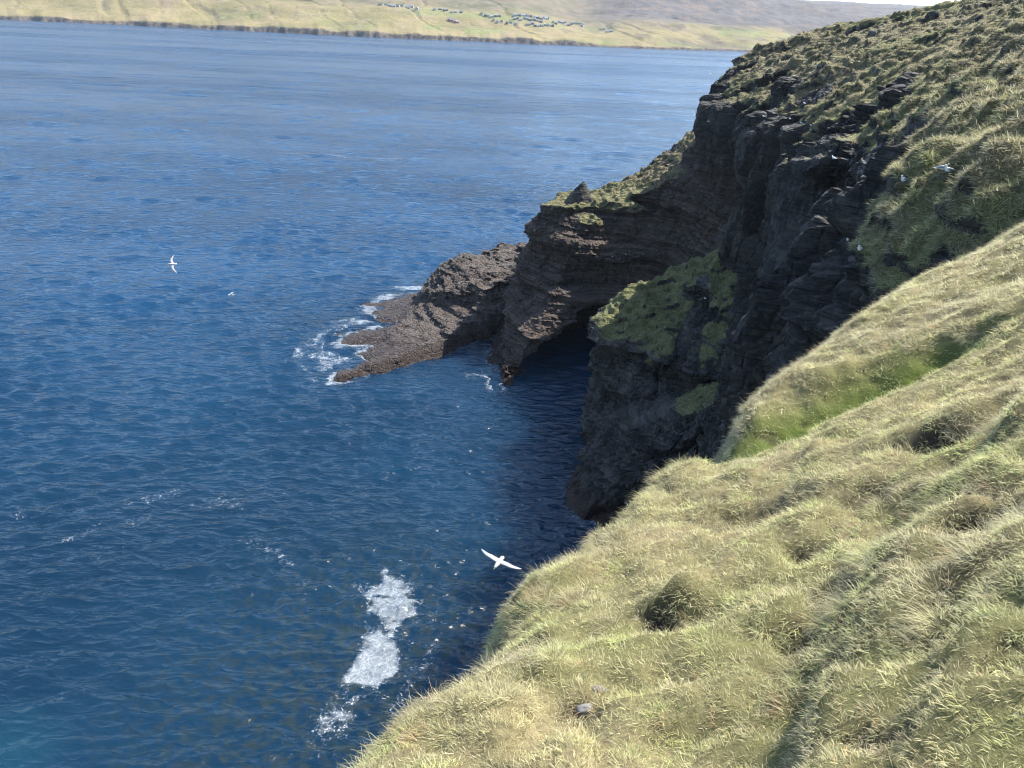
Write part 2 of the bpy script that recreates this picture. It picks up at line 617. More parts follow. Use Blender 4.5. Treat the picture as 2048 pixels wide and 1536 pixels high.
def mat_hills():
    t = NT('far_hillside')
    P = t.pos()
    z = t.sep(P)[2]
    heath_shade = t.attr('heath_shade')
    rock = t.attr('rock')
    n1 = t.noise(0.006, 6, 0.6)
    n2 = t.noise(0.03, 6, 0.65)
    n3 = t.noise(0.12, 5, 0.7)
    c = t.ramp(n1, [(0.3, (0.10, 0.105, 0.04)), (0.5, (0.185, 0.155, 0.065)), (0.7, (0.24, 0.195, 0.098))])
    c = t.mix(t.remap(n2, 0.45, 0.7, 0, 0.8), c, (0.23, 0.185, 0.115))
    c = t.mix(t.attr('field'), c, t.mix(n2, (0.10, 0.15, 0.045), (0.19, 0.215, 0.08)))
    hc = t.mix(t.remap(n2, 0.35, 0.7), (0.060, 0.058, 0.062), (0.125, 0.108, 0.102))  # moor brown with cloud shade and blue haze mixed into the colour
    band = t.noise(1.0, 4, 0.6, vec=t.map((0.0016, 0.0016, 0.05)))
    hc = t.mix(t.remap(band, 0.5, 0.62, 0, 0.7), hc, (0.065, 0.06, 0.055))
    c = t.mix(heath_shade, c, hc)
    c = t.mix(t.remap(n3, 0.52, 0.68, 0, 0.6), c, (0.10, 0.08, 0.05))
    c = t.mix(t.remap(t.noise(0.014, 6, 0.7), 0.5, 0.66, 0, 0.6), c, (0.17, 0.125, 0.085))
    rc = t.mix(t.remap(t.noise(0.10, 6, 0.75, vec=t.map((1, 1, 0.35))), 0.35, 0.65), (0.022, 0.02, 0.019), (0.12, 0.10, 0.085))
    c = t.mix(rock, c, rc)
    h = t.math('ADD', t.math('MULTIPLY', n2, 0.6), t.math('MULTIPLY', n3, 0.4))
    return t.done(t.bsdf(Base_Color=c, Roughness=0.95, Normal=t.bump(h, 9.0, 0.7), Specular_IOR_Level=0.1))


M_CLIFF = mat_cliff()
M_GROUND = mat_ground()
M_GRASS = mat_grass()
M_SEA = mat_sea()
M_FOAM = mat_foam()
M_HILL = mat_hills()

# ------------------------------------------------------------------ near slope: plan control points
EDGE_PX = [(700, 1536, 7.5), (850, 1400, 8.2), (1010, 1290, 9.1), (1070, 1255, 9.6), (1085, 1200, 10.0), (1105, 1135, 10.5), (1180, 1060, 11.5),
           (1320, 925, 13.5), (1480, 880, 15), (1520, 790, 17), (1570, 735, 18.5), (1640, 685, 20),
           (1830, 560, 23.5), (1920, 510, 25), (2048, 450, 27)]
INNER_PX = [(2048, 1536, 5.2), (1400, 1536, 6), (1000, 1536, 6.8), (2048, 1200, 6.8), (1500, 1200, 8.6),
            (2048, 900, 10), (1700, 950, 11.5), (2048, 700, 14.5), (1800, 760, 16.0), (2048, 560, 20), (1400, 1050, 11)]
EDGE = [atr(*p) for p in EDGE_PX]
near_pts = EDGE + [atr(*p) for p in INNER_PX] + [
    np.array(p, float) for p in [(0, 0, 57.9), (-1.6, 1.5, 55.6), (-2.5, -3, 56.2), (4, -2, 60), (8, 2, 60.5), (10, 8, 59.5),
                                 (14, 14, 59), (18, 20, 59), (26, 24, 62), (20, 6, 63), (0, -8, 60), (20, -10, 65)]]
T_near = TPS(near_pts)

UP_PX = [(1415, 175, 160), (1470, 120, 163), (1560, 98, 166), (1690, 65, 168), (1800, 46, 172), (1900, 26, 176), (2000, 4, 180),
         (1480, 165, 150), (1560, 185, 136), (1600, 235, 118), (1680, 250, 90), (1760, 270, 62), (1790, 330, 45),
         (1810, 362, 34), (1895, 342, 29), (2000, 310, 29), (2048, 250, 33), (2048, 100, 50), (2048, 22, 80),
         (1900, 200, 50), (1900, 100, 85), (1750, 150, 95), (1650, 130, 125), (1900, 68, 120), (1800, 100, 120), (1980, 42, 110),
         (1560, 130, 150), (1700, 95, 150), (1850, 240, 40), (2048, 340, 29), (1790, 460, 32), (1750, 400, 41), (1900, 430, 28), (1990, 400, 27.5)]
up_pts = [atr(*p) for p in UP_PX] + [np.array(p, float) for p in [
    (60, 40, 67), (100, 100, 72), (120, 40, 80), (110, 160, 68), (120, 200, 62), (40, -10, 70), (20, 5, 63), (0, -12, 60)]]
T_land = TPS(up_pts + EDGE + [atr(*p) for p in INNER_PX])
print('near edge', [tuple(round(float(c), 1) for c in e) for e in EDGE])

edge_xy = [tuple(e[:2]) for e in EDGE]
LAND_TOP = [(-6, -14), (-2.6, 0), (-1.8, 3)] + edge_xy + [(16.2, 24.2), (15.0, 27), (13.8, 30), (14.8, 37), (21.5, 55), (29.5, 80),
            (35.5, 105), (37, 128), (35, 148), (34.5, 156), (44, 163), (62, 168), (90, 174), (125, 184), (140, -14)]
LAND_BASE = [(-14, -14), (-9, 0), (-6, 8), (-2, 16), (2, 24), (6, 34), (13, 45), (20.5, 60), (27, 75), (31.5, 88), (34, 100), (34, 118), (30, 135),
             (26, 150), (30, 170), (45, 182), (62, 188), (95, 195), (140, 205), (140, -14)]
TER_TOP = [(4, 149.5), (9, 147.5), (16, 149), (24, 150), (32, 147), (40, 140), (52, 150), (50, 168), (38, 171), (27, 166), (16, 163), (8, 160), (3, 155)]
TER_BASE = [(-4.5, 137), (-2, 128), (-1.5, 122.5), (4, 126), (12, 128), (20, 128), (28, 130), (40, 135), (55, 150), (52, 176), (30, 178), (12, 172), (-2, 165), (-4, 150)]
BUT_TOP = [(11, 109), (13, 105), (17, 102), (20, 98), (24, 96.5), (29, 93), (36, 88), (46, 95), (46, 116), (30, 114), (20, 113), (13, 112)]
BUT_BASE = [(15, 122), (12, 112), (11, 106), (12, 100), (16, 95), (22, 92), (34, 84), (48, 90), (50, 122), (30, 124), (20, 125)]
RIB_TOP = [(14, 97), (16.5, 92), (22, 88), (29, 83), (36, 80), (40, 86), (30, 92), (22, 96), (16, 99)]
RIB_BASE = [(8.6, 96), (8.0, 91), (9.5, 85.5), (14, 82), (22, 79), (34, 74), (44, 80), (40, 92), (24, 99), (14, 105)]


def build_cliff():
    h = 0.55
    x0, x1, y0, y1, z0, z1 = -10.0, 118.0, -10.0, 200.0, -2.5, 78.0
    xs = np.arange(x0, x1, h)
    ys = np.arange(y0, y1, h)
    zs = np.arange(z0, z1, h).astype(f32)
    X, Y = np.meshgrid(xs, ys, indexing='ij')
    T = T_land(X, Y)
    near = sd_poly([(-8, -14), (-6, 6), (2, 14), (6, 21), (15, 26), (24, 22), (24, -14)], X, Y)
    T = T - 0.9 * sstep(1.0, -1.0, near)
    # gullies that run down the west slope
    bandm = sstep(0, 12, X - 12) * sstep(26, 34, Y) * sstep(190, 150, Y)
    gl = fbm(X * 0.035 + 3, Y * 0.16 + 0.05 * X, oct=3, seed=5)
    T = T + bandm * gl * (1.0 + 1.6 * sstep(40, 90, Y))
    # the long eroded scar in the turf
    scar = [atr(1905, 32, 120)[:2], atr(1870, 62, 116)[:2], atr(1815, 100, 110)[:2], atr(1800, 130, 100)[:2], atr(1750, 165, 92)[:2], atr(1700, 260, 86)[:2]]
    ds, _ = d_line(scar, X, Y)
    T = T - 2.6 * np.exp(-(ds / 1.7) ** 2)
    st = sd_poly(LAND_TOP, X, Y)
    sb = sd_poly(LAND_BASE, X, Y)
    wob = 1.6 * fbm(X * 0.09, Y * 0.09, oct=3, seed=11)
    rib = (np.abs(noise(Y * 0.085 + 0.02 * X, X * 0.02, None, 12)) * 2 - 0.8) * sstep(45, 65, Y) * sstep(158, 145, Y)
    wob = wob + 3.2 * rib
    st = st + wob * sstep(28, 40, Y)
    sb = sb + wob
    rad = (2.0 + 4.5 * sstep(25, 45, Y) * sstep(120, 75, Y)).astype(f32)[:, :, None]
    T3 = T.astype(f32)[:, :, None]
    w = np.clip(zs[None, None, :] / np.maximum(T3, 20.0), -0.1, 1.15)
    side = sb.astype(f32)[:, :, None] * (1 - w) + st.astype(f32)[:, :, None] * w
    side *= 0.9
    top = (zs[None, None, :] - T3) * 0.9
    def smax(a, b, k):
        hh = np.clip(0.5 + 0.5 * (a - b) / k, 0, 1)
        return b * (1 - hh) + a * hh + k * hh * (1 - hh)
    def smin(a, b, k):
        return -smax(-a, -b, k)
    f = smax(side, top, rad)
    del side, top, w

    def loft(pt, pb, top_h, k, yr):
        # one rock mass on a sub-range of rows
        j0, j1 = int((yr[0] - y0) / h), int((yr[1] - y0) / h)
        Xs, Ys = X[:, j0:j1], Y[:, j0:j1]
        a = sd_poly(pt, Xs, Ys)
        b = sd_poly(pb, Xs, Ys)
        tw = 1.1 * fbm(Xs * 0.16, Ys * 0.16, oct=3, seed=23)
        th = top_h(Xs, Ys)
        t3 = th.astype(f32)[:, :, None]
        ww = np.clip(zs[None, None, :] / np.maximum(t3, 4.0), -0.1, 1.2)
        s = ((b + tw).astype(f32)[:, :, None] * (1 - ww) + (a + tw).astype(f32)[:, :, None] * ww) * 0.9
        return smax(s, (zs[None, None, :] - t3) * 0.85, k), j0, j1

    # terrace headland
    tz = TPS([(4, 150, 26.8), (8, 158, 27.5), (16, 156, 28.2), (24, 150, 31), (24, 163, 31), (33, 148, 36.5), (34, 164, 39.5), (42, 150, 44), (50, 160, 50), (0, 150, 26)])
    g, j0, j1 = loft(TER_TOP, TER_BASE, lambda a, b: tz(a, b) + 0.8 * fbm(a * .2, b * .2, oct=3, seed=3), 1.2, (112, 192))
    # hollow under the strata and the sea cave at its foot
    Xs, Ys, Zs = X[:, j0:j1, None].astype(f32), Y[:, j0:j1, None].astype(f32), zs[None, None, :]
    cave = (np.sqrt(((Xs - 17) / (16.5)) ** 2 + ((Ys - 133) / 22) ** 2 + ((Zs - 0) / (4.0 + 6.2 * np.clip((Xs + 2) / 15, 0, 1.2))) ** 2) - 1) * 5.0
    g = smax(g, -cave, 1.2)
    hol = (np.sqrt(((Xs - 17) / 9) ** 2 + ((Ys - 137) / 6.0) ** 2 + ((Zs - 15.5) / 3.2) ** 2) - 1) * 3.5
    g = smax(g, -hol, 1.0)
    f[:, j0:j1] = smax(smin(f[:, j0:j1], g, 2.5), -cave, 0.8)
    # grass-capped buttress
    bz = TPS([(11, 109, 20.6), (14, 111, 21.5), (14, 104, 19.6), (18, 102, 19.0), (20, 99, 17.6), (24, 104, 22), (20, 110, 23), (27, 106, 27), (30, 112, 29), (28, 98, 20), (33, 100, 25), (36, 92, 20), (36, 110, 33), (44, 100, 34)])
    g, j0, j1 = loft(BUT_TOP, BUT_BASE, lambda a, b: bz(a, b) + 1.5 * fbm(a * .28, b * .28, oct=3, seed=4), 2.2, (78, 132))
    Xs, Ys, Zs = X[:, j0:j1, None].astype(f32), Y[:, j0:j1, None].astype(f32), zs[None, None, :]
    und = (np.sqrt(((Xs - 13) / 4.5) ** 2 + ((Ys - 121) / 8.0) ** 2 + ((Zs - 3) / 8.5) ** 2) - 1) * 4.5
    g = smax(g, -und, 1.0)
    f[:, j0:j1] = smin(f[:, j0:j1], g, 1.6)
    # lower rib in front of it
    rz = TPS([(14, 97, 10.0), (17, 93, 11.5), (22, 90, 15), (29, 86, 19.5), (36, 82, 24), (30, 92, 19), (22, 96, 13.5), (8, 90, 6)])
    g, j0, j1 = loft(RIB_TOP, RIB_BASE, lambda a, b: rz(a, b) + 0.6 * fbm(a * .35, b * .35, oct=3, seed=6), 1.5, (68, 114))
    Xs, Ys, Zs = X[:, j0:j1, None].astype(f32), Y[:, j0:j1, None].astype(f32), zs[None, None, :]
    nic = (np.sqrt(((Xs - 24) / 6.5) ** 2 + ((Ys - 79) / 6.0) ** 2 + ((Zs - 8) / 7.0) ** 2) - 1) * 5
    g = smax(g, -nic, 1.2)
    f[:, j0:j1] = smin(f[:, j0:j1], g, 1.2)

    V, Q = surface_nets(f, (x0, y0, z0), h)
    del f
    # nothing the cliff hides: drop what lies far inland and under water
    c = V[Q].mean(1)
    under = sd_poly([(-2, -14), (-1, 3), (3, 9), (8, 16), (15, 21), (24, 20), (24, -14)], c[:, 0], c[:, 1]) < 0      # the near slope lies over this
    keep = (c[:, 2] > -1.6) & ~under & (c[:, 0] < 112) & (c[:, 1] < 197) & ~((c[:, 1] < 40) & (c[:, 0] > 60))
    Q = Q[keep]
    u, inv = np.unique(Q.ravel(), return_inverse=True)
    V, Q = V[u], inv.reshape(-1, 4)
    V = relax(V, Q, 2, 0.5)
    V, Q = subdivide(V, Q)
    V = relax(V, Q, 2, 0.5)
    return V, Q


def rock_relief(V, N, turf, strat_amp, col_amp, seed=0, dip=(0.06, -0.05), flat=0.0):
    """ledges, joints, blocks and rubble -> displacement vectors"""
    x, y, z = V.T
    steep = np.maximum(sstep(0.88, 0.5, N[:, 2]), flat) * (1 - 0.85 * turf)
    wz = z + dip[0] * x + dip[1] * y + 1.0 * fbm(x * 0.07, y * 0.07, z * 0.08, 3, 31 + seed)
    def ledges(th, s, sharp=0.9):
        k = wz / th + 0.25 * noise(x * 0.3, y * 0.3, z * 0.1, 37 + s)
        i = np.floor(k)
        fr = k - i
        ii = i.astype(np.int64)
        a = _hash(ii, ii * 0, ii * 0, s)
        b = _hash(ii + 1, ii * 0, ii * 0, s)
        return a + (b - a) * sstep(sharp, 1.0, fr) - 0.5 - 0.3 * fr * (1 - sstep(sharp, 1.0, fr))
    along = 0.35 + 1.3 * (0.5 + 0.5 * fbm(x * 0.15, y * 0.15, z * 0.07, 3, 41))
    d = strat_amp * along * (1.5 * ledges(3.4, 1 + seed) + 0.95 * ledges(1.5, 2 + seed) + 0.4 * ledges(0.7, 3 + seed, 0.7))
    # tall joints: slabs set forward or back, with open cracks between
    wx = 0.35 * noise(x * .2, y * .2, z * .1, 9)
    f1, f2, cid = worley(x / 4.2 + wx, y / 4.2 + wx, z / 26.0, 51 + seed)
    d = d + col_amp * ((cid - 0.5) * 2.8 - 1.2 * sstep(0.13, 0.0, f2 - f1))
    f1, f2, cid = worley(x / 1.7 + wx, y / 1.7, z / 7.0, 61 + seed)
    d = d + col_amp * ((cid - 0.5) * 1.3 - 0.7 * sstep(0.12, 0.0, f2 - f1))
    f1, f2, cid = worley(x / 1.1 + 5, y / 1.1, z / 0.8, 71 + seed)
    d = d + (0.30 + 0.2 * strat_amp) * (cid - 0.5) - 0.15 * sstep(0.12, 0, f2 - f1)
    d = d + 1.3 * fbm(x * 0.13, y * 0.13, z * 0.13, 4, 81 + seed) + 0.22 * fbm(x * 0.9, y * 0.9, z * 0.9, 3, 86 + seed)
    nh = N * [1, 1, 0.45]
    nh /= np.linalg.norm(nh, axis=1)[:, None] + 1e-9
    return nh * (d * steep)[:, None], steep


V, Q = build_cliff()
N = vnormals(V, Q)
x, y, z = V.T
print('cliff verts', len(V), 'quads', len(Q))
# where turf holds: flat enough ground, with ragged borders
tn = fbm(x * 0.11, y * 0.11, z * 0.11, 4, 101)
up_slope = sstep(30, 42, z)
low = sstep(46, 36, z) * sstep(120, 128, y) * sstep(38, 34, x)               # the bare layered headland
over = sstep(-3.0, 2.0, sd_poly(LAND_TOP, x, y) + 4.0 * tn + 5.0 * sstep(75, 48, y)) * sstep(29, 37, y) * np.maximum(sstep(34, 38, z + 0.15 * (y - 100)), sstep(80, 74, y))   # beyond the brow: mostly bare
turf = sstep(0.40, 0.60, N[:, 2] - 0.27 * over * sstep(0.9, 0.74, N[:, 2]) + 0.25 * up_slope * sstep(0.72, 0.86, N[:, 2]) + 0.33 * tn + 0.02 * up_slope + 0.16 * up_slope * sstep(95, 60, y) + 0.22 * sstep(34, 28, y) * sstep(50, 52.5, z) - 0.42 * low * sstep(0.86, 0.7, N[:, 2]) + 0.45 * sstep(12, 16, x) * sstep(42, 37, x) * sstep(144, 148, y) * sstep(173, 169, y) * sstep(26, 28, z) * sstep(46, 42, z)
             + sstep(22, 30, z) * sstep(58, 66, y) * sstep(158, 150, y) * (1 - low) * sstep(0.86, 0.7, N[:, 2]) * (0.85 * fbm(y * 0.20 + 0.06 * x, z * 0.035, None, 3, 103) - 0.14))
turf *= 1 - low * sstep(25.0, 23.5, z)
turf *= 1 - sstep(60, 66, y) * sstep(118, 112, y) * sstep(15.5, 13.5, z + 0.1 * (x - 20))
turf *= 1 - 0.35 * sstep(95, 100, y) * sstep(122, 118, y) * sstep(15.5, 13.0, x + 2.0 * tn)          # bare nose of the buttress
bs, _ = d_line([(27, 108), (24.5, 101), (23, 95)], x, y)
turf *= 1 - sstep(1.6, 0.7, bs + 1.2 * tn) * sstep(34, 30, z)                                     # bare gully down its middle
turf *= sstep(7.5, 11.0, z)
turf *= 1 - sstep(0.2, 0.45, -N[:, 2])
scar_px = [(1905, 32, 120), (1870, 62, 116), (1815, 100, 110), (1800, 130, 100), (1750, 165, 92), (1700, 260, 86)]
ds, _ = d_line([atr(*p)[:2] for p in scar_px], x, y)
turf *= 1 - 0.9 * sstep(1.6, 0.8, ds + 0.5 * tn)
ter = sstep(121, 127, y) * sstep(46, 34, x) * sstep(45, 30, z)          # layered headland
upper = sstep(26, 36, z)
but = sstep(84, 88, y) * sstep(124, 120, y) * sstep(30, 26, z)
wall = sstep(30, 40, y) * sstep(160, 150, y) * (1 - but) * (1 - ter)
disp, steep = rock_relief(V, N, turf, 0.6 + 0.75 * ter + 0.7 * but - 0.5 * wall, 0.34 + 1.15 * wall - 0.1 * ter)
# tussocks: rounded mounds, longer down the slope
tus = np.abs(noise(x * 0.45, y * 0.75 + 0.2 * x, z * 0.45, 111)) * 0.6 + np.abs(noise(x * 1.0, y * 1.5, z * 1.0, 112)) * 0.4
tus = (1 - tus) ** 2
D = disp
D += N * (turf * (1.15 * tus - 0.5 + 0.5 * fbm(x * 0.25, y * 0.4, z * 0.25, 2, 113)))[:, None] * (0.7 + 0.3 * sstep(20, 60, np.hypot(x, y)))[:, None]
V = V + D
N = vnormals(V, Q)
x, y, z = V.T
turf *= sstep(0.12, 0.36, N[:, 2] + 0.2 * tn)
ppx, ppy, _ = project(V)
green = 0.35 * sstep(0.0, 0.5, fbm(x * 0.06, y * 0.06, z * 0.06, 3, 121))
green = np.maximum(green, 0.5 * sstep(50, 30, z) * sstep(80, 90, y) * sstep(120, 112, y))
gw = np.array(atr(1400, 560, 128))
guano = 0.9 * sstep(4.2, 1.0, np.linalg.norm((V - gw) * [0.9, 0.6, 0.55], axis=1)) + 0.55 * sstep(0.25, 0.5, fbm(x * 0.1, y * 0.1, z * 0.05, 3, 131)) * upper
lichen = 0.25 + 0.5 * sstep(12, 24, z) * (1 - upper)
print('tris', 2 * len(Q))
cliff = mesh_np('cliff', V, Q, M_CLIFF, True, {'turf': turf, 'red': ter * 0.9, 'green': green, 'guano': guano, 'lichen': lichen, 'dark': np.maximum(wall, 0.2 * but)})
cliff.data.polygons.foreach_set('use_smooth', turf[Q].mean(1) > 0.4)
tag(cliff, 'dark basalt sea cliffs with grassy tops around a narrow inlet', kind='structure')
CL_V, CL_Q, CL_N, CL_T, CL_G = V, Q, N, turf, green
cliff_bvh = BVHTree.FromPolygons(V.tolist(), Q.tolist())


def hit(bvh, px, py):
    loc, nor, _, dist = bvh.ray_cast(Vector(EYE), Vector(ray(px, py)))
    return loc, nor, dist


# ------------------------------------------------------------------ reef
def build_mass(pt, pb, top_h, k, box, h, amp, wobble=0.8, seed=0):
    xs = np.arange(box[0], box[1], h)
    ys = np.arange(box[2], box[3], h)
    zs = np.arange(-1.5, box[4], h)
    X, Y = np.meshgrid(xs, ys, indexing='ij')
    wv = wobble * fbm(X * 0.22, Y * 0.22, oct=4, seed=40 + seed)
    a, b = sd_poly(pt, X, Y) + wv, sd_poly(pb, X, Y) + wv
    th = top_h(X, Y)[:, :, None]
    w = np.clip(zs[None, None] / np.maximum(th, 1.5), -0.2, 1.3)
    s = (b[:, :, None] * (1 - w) + a[:, :, None] * w) * 0.85
    t = (zs[None, None] - th) * 0.9
    hh = np.clip(0.5 + 0.5 * (s - t) / k, 0, 1)
    f = t * (1 - hh) + s * hh + k * hh * (1 - hh)
    V, Q = surface_nets(f, (box[0], box[2], -1.5), h)
    Q = Q[V[Q].mean(1)[:, 2] > -1.0]
    u, inv = np.unique(Q.ravel(), return_inverse=True)
    V, Q = V[u], inv.reshape(-1, 4)
    V = relax(V, Q, 1)
    V, Q = subdivide(V, Q)
    V = relax(V, Q, 1)
    N = vnormals(V, Q)
    d, _ = rock_relief(V, N, np.zeros(len(V)), amp, 0.22, seed, (0.16, -0.30), 0.35)
    d *= sstep(0.0, 5.0, V[:, 2])[:, None] * 0.75 + 0.25
    x, y, z = V.T
    V = V + d + N * (0.32 * fbm(x * 0.45, y * 0.45, z * 0.45, 4, 90 + seed) * sstep(0.2, 0.9, N[:, 2]))[:, None]
    return V, Q


REEF_BASE = [(-32, 124.0), (-30, 123.4), (-24, 128.5), (-17, 134.5), (-9, 143.5), (-3, 151), (3, 156), (6, 175), (4, 203), (-8, 203), (-13, 186), (-20, 175), (-28, 172), (-34, 164),
             (-30, 157), (-26, 152), (-35, 145.5), (-34, 140.5), (-27, 140.5), (-30, 136.5), (-25, 133.5), (-32, 127)]
REEF_TOP = [(-30, 125), (-22, 132), (-13, 142), (-5, 151.5), (0, 158), (3, 172), (2, 194), (-6, 193), (-11, 183), (-17, 172), (-20.5, 166), (-20, 158), (-23, 150), (-25, 143), (-24, 136)]


def reef_top(X, Y):
    g = rz_(X, Y)
    # upper block with a broken edge standing on the lower shelf
    d = sd_poly([(-20, 158), (-12, 153), (-5, 153.5), (3, 158), (6, 175), (3, 196), (-6, 194), (-11, 183), (-17, 175), (-21.5, 166)], X, Y) + 1.6 * fbm(X * 0.3, Y * 0.3, oct=3, seed=15)
    g = g + 3.4 * sstep(0.5, -0.5, d) * sstep(-22, -8, X + 0.3 * (Y - 155)) - 0.6
    g = g + 1.3 * (0.55 - np.abs(noise(X * 0.33 + 0.2 * Y, Y * 0.22, None, 16))) * sstep(1.5, 5, g) + 0.5 * fbm(X * 0.5, Y * 0.5, oct=3, seed=17)
    k = (g + 0.16 * X - 0.05 * Y) / 1.25
    fr = k - np.floor(k)
    return g + (sstep(0.7, 1.0, fr) - fr) * 1.25 * 0.8 * sstep(1.2, 3.0, g)


rz_ = TPS([(-31, 125, 1.5), (-26, 129.5, 1.9), (-20, 135, 2.4), (-13, 142, 3.4), (-6, 150, 5.0), (-1, 157, 7.0), (-20, 150, 3.4), (-17, 160, 7.0), (-16, 166, 8.0), (-9, 160, 7.0), (-8, 172, 6.6), (-3, 180, 5.4), (2, 172, 5.2),
           (-25, 160, 2.4), (-33, 163, 1.2), (-31, 146, 1.8), (-24, 142, 2.4), (-34, 143, 1.2), (-26, 168, 2.0), (4, 190, 5), (-28, 137, 1.3)])
V, Q = build_mass(REEF_TOP, REEF_BASE, reef_top, 0.5, (-39, 9, 118, 206, 17), 0.42, 1.2, 1.4, 3)
nrm = vnormals(V, Q)
reef = mesh_np('rock_reef', V, Q, M_CLIFF, False, {'turf': 0.40 * sstep(8.0, 11, V[:, 2]) * sstep(0.5, 0.9, nrm[:, 2]) * sstep(-14, -2, V[:, 0]), 'red': np.full(len(V), 0.55), 'green': np.full(len(V), 0.1), 'guano': np.full(len(V), 0.12),
                                                   'lichen': 0.45 * sstep(2, 7, V[:, 2]), 'dark': np.full(len(V), 0.5)})
tag(reef, 'low layered rock reef running out from the headland into breaking surf', 'reef')

# pinnacle on the terrace
pc, _, pd = hit(cliff_bvh, 1160, 402)
if pc is None:
    pc = Vector((10, 154, 27))
px0, py0, pz0 = pc.x, pc.y + 2.0, pc.z - 1.2
ang = np.linspace(0, 2 * math.pi, 41)[:-1]
rows = []
for k, tt in enumerate(np.linspace(0, 1, 22)):
    rr = (1 - tt) ** 0.8
    rows.append(np.stack([px0 + np.cos(ang) * 3.2 * rr + 0.5 * tt, py0 + np.sin(ang) * 2.6 * rr, np.full(40, pz0 + 4.6 * tt)], 1))
PV = np.concatenate(rows)
PV[:, :2] += 0.45 * np.stack([fbm(PV[:, 0] * .7, PV[:, 1] * .7, PV[:, 2] * .7, 4, 7), fbm(PV[:, 0] * .7, PV[:, 1] * .7, PV[:, 2] * .7, 4, 8)], 1)
i = np.arange(22 * 40).reshape(22, 40)
PQ = np.stack([i[:-1], np.roll(i, -1, 1)[:-1], np.roll(i, -1, 1)[1:], i[1:]], -1).reshape(-1, 4)
pin = mesh_np('rock_pinnacle', PV, PQ, M_CLIFF, True, {'turf': np.full(len(PV), 0.25), 'red': np.zeros(len(PV)), 'green': np.zeros(len(PV)), 'guano': np.zeros(len(PV)), 'lichen': np.full(len(PV), 0.8), 'dark': np.zeros(len(PV))})
tag(pin, 'small pointed rock pinnacle standing on the edge of the lower headland', 'rock')

# ------------------------------------------------------------------ sea
def waves(X, Y, spacing):
    """a wind sea as a sum of peaked waves -> offsets in x, y, z"""
    r = np.random.default_rng(3)
    DX, DY, DZ = np.zeros_like(X), np.zeros_like(X), np.zeros_like(X)
    grp = 0.75 + 0.45 * noise(X * 0.045, Y * 0.07, None, 231)
    for i in range(38):
        L = 1.0 * (6.0 / 1.0) ** (i / 37)
        th = math.radians(90 + 12 + r.normal(0, 20))
        a = 0.021 * L ** 0.6 * r.uniform(0.7, 1.3)
        k = 2 * math.pi / L
        c_, s_ = math.cos(th), math.sin(th)
        ph = k * (X * c_ + Y * s_) + r.uniform(0, 2 * math.pi) + 1.2 * noise(X * 0.06, Y * 0.06, None, 200 + i)
        w = a * grp * sstep(L / 1.6, L / 4.5, spacing)
        DZ += w * np.sin(ph)
        DX += 0.75 * w * c_ * np.cos(ph)
        DY += 0.75 * w * s_ * np.cos(ph)
    # longer groups carry the same steepness on where the ripples are too small for the sheet
    for i in range(90):
        L = 5.0 * (260.0 / 5.0) ** (i / 89)
        th = math.radians(90 + 8 + r.normal(0, 30))
        a = 0.0085 * L * (5 / L) ** 0.62 * r.uniform(0.6, 1.4)
        k = 2 * math.pi / L
        c_, s_ = math.cos(th), math.sin(th)
        w = a * grp * sstep(L / 16, L / 7, spacing) * sstep(L / 1.8, L / 4.0, spacing)
        if w.max() <= 0:
            continue
        DZ += w * np.sin(k * (X * c_ + Y * s_) + r.uniform(0, 2 * math.pi) + 1.2 * noise(X * 0.2 / L, Y * 0.2 / L, None, 300 + i))
    return DX, DY, DZ


def polar_grid(r, th):
    Rr, Th = np.meshgrid(r, th, indexing='ij')
    return Rr * np.sin(Th), Rr * np.cos(Th), Rr


rr = list(np.linspace(2, 41, 14))
while rr[-1] < 9000:
    rr.append(rr[-1] * (1 + 0.0034 * (1 + rr[-1] / 300)))
rr = np.array(rr)
tt = np.concatenate([np.radians(np.linspace(-110, -40, 40))[:-1], np.radians(np.linspace(-40, 13, 500))[:-1], np.radians(np.linspace(13, 75, 70))])
SX, SY, SR = polar_grid(rr, tt)
sp = np.maximum(SR * math.radians(53 / 500), np.gradient(rr)[:, None] * np.ones_like(SR))
WX, WY, SZ = waves(SX, SY, sp)
SV = np.stack([(SX + WX).ravel(), (SY + WY).ravel(), SZ.ravel()], 1)
SQ = grid_quads(len(rr), len(tt))[:, ::-1]
kc = atz(620, 1450)
kelp = sstep(34, 8, np.hypot(SV[:, 0] - kc[0] - 6, (SV[:, 1] - kc[1]) * 0.8))
sc_ = atz(10, 1500)
shallow = 0.16 * sstep(7, 0, np.hypot(SV[:, 0] - sc_[0], SV[:, 1] - sc_[1]) + 2 * fbm(SV[:, 0] * .2, SV[:, 1] * .2, oct=3, seed=2))
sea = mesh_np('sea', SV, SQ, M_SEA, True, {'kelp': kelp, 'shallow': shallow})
tag(sea, 'deep blue sea with small wind ripples', kind='structure')


# foam: sheets lying just over the water
def plan(pts):
    return [tuple(atz(a, b)[:2]) for a, b in pts]


FX, FY = SV[:, 0], SV[:, 1]


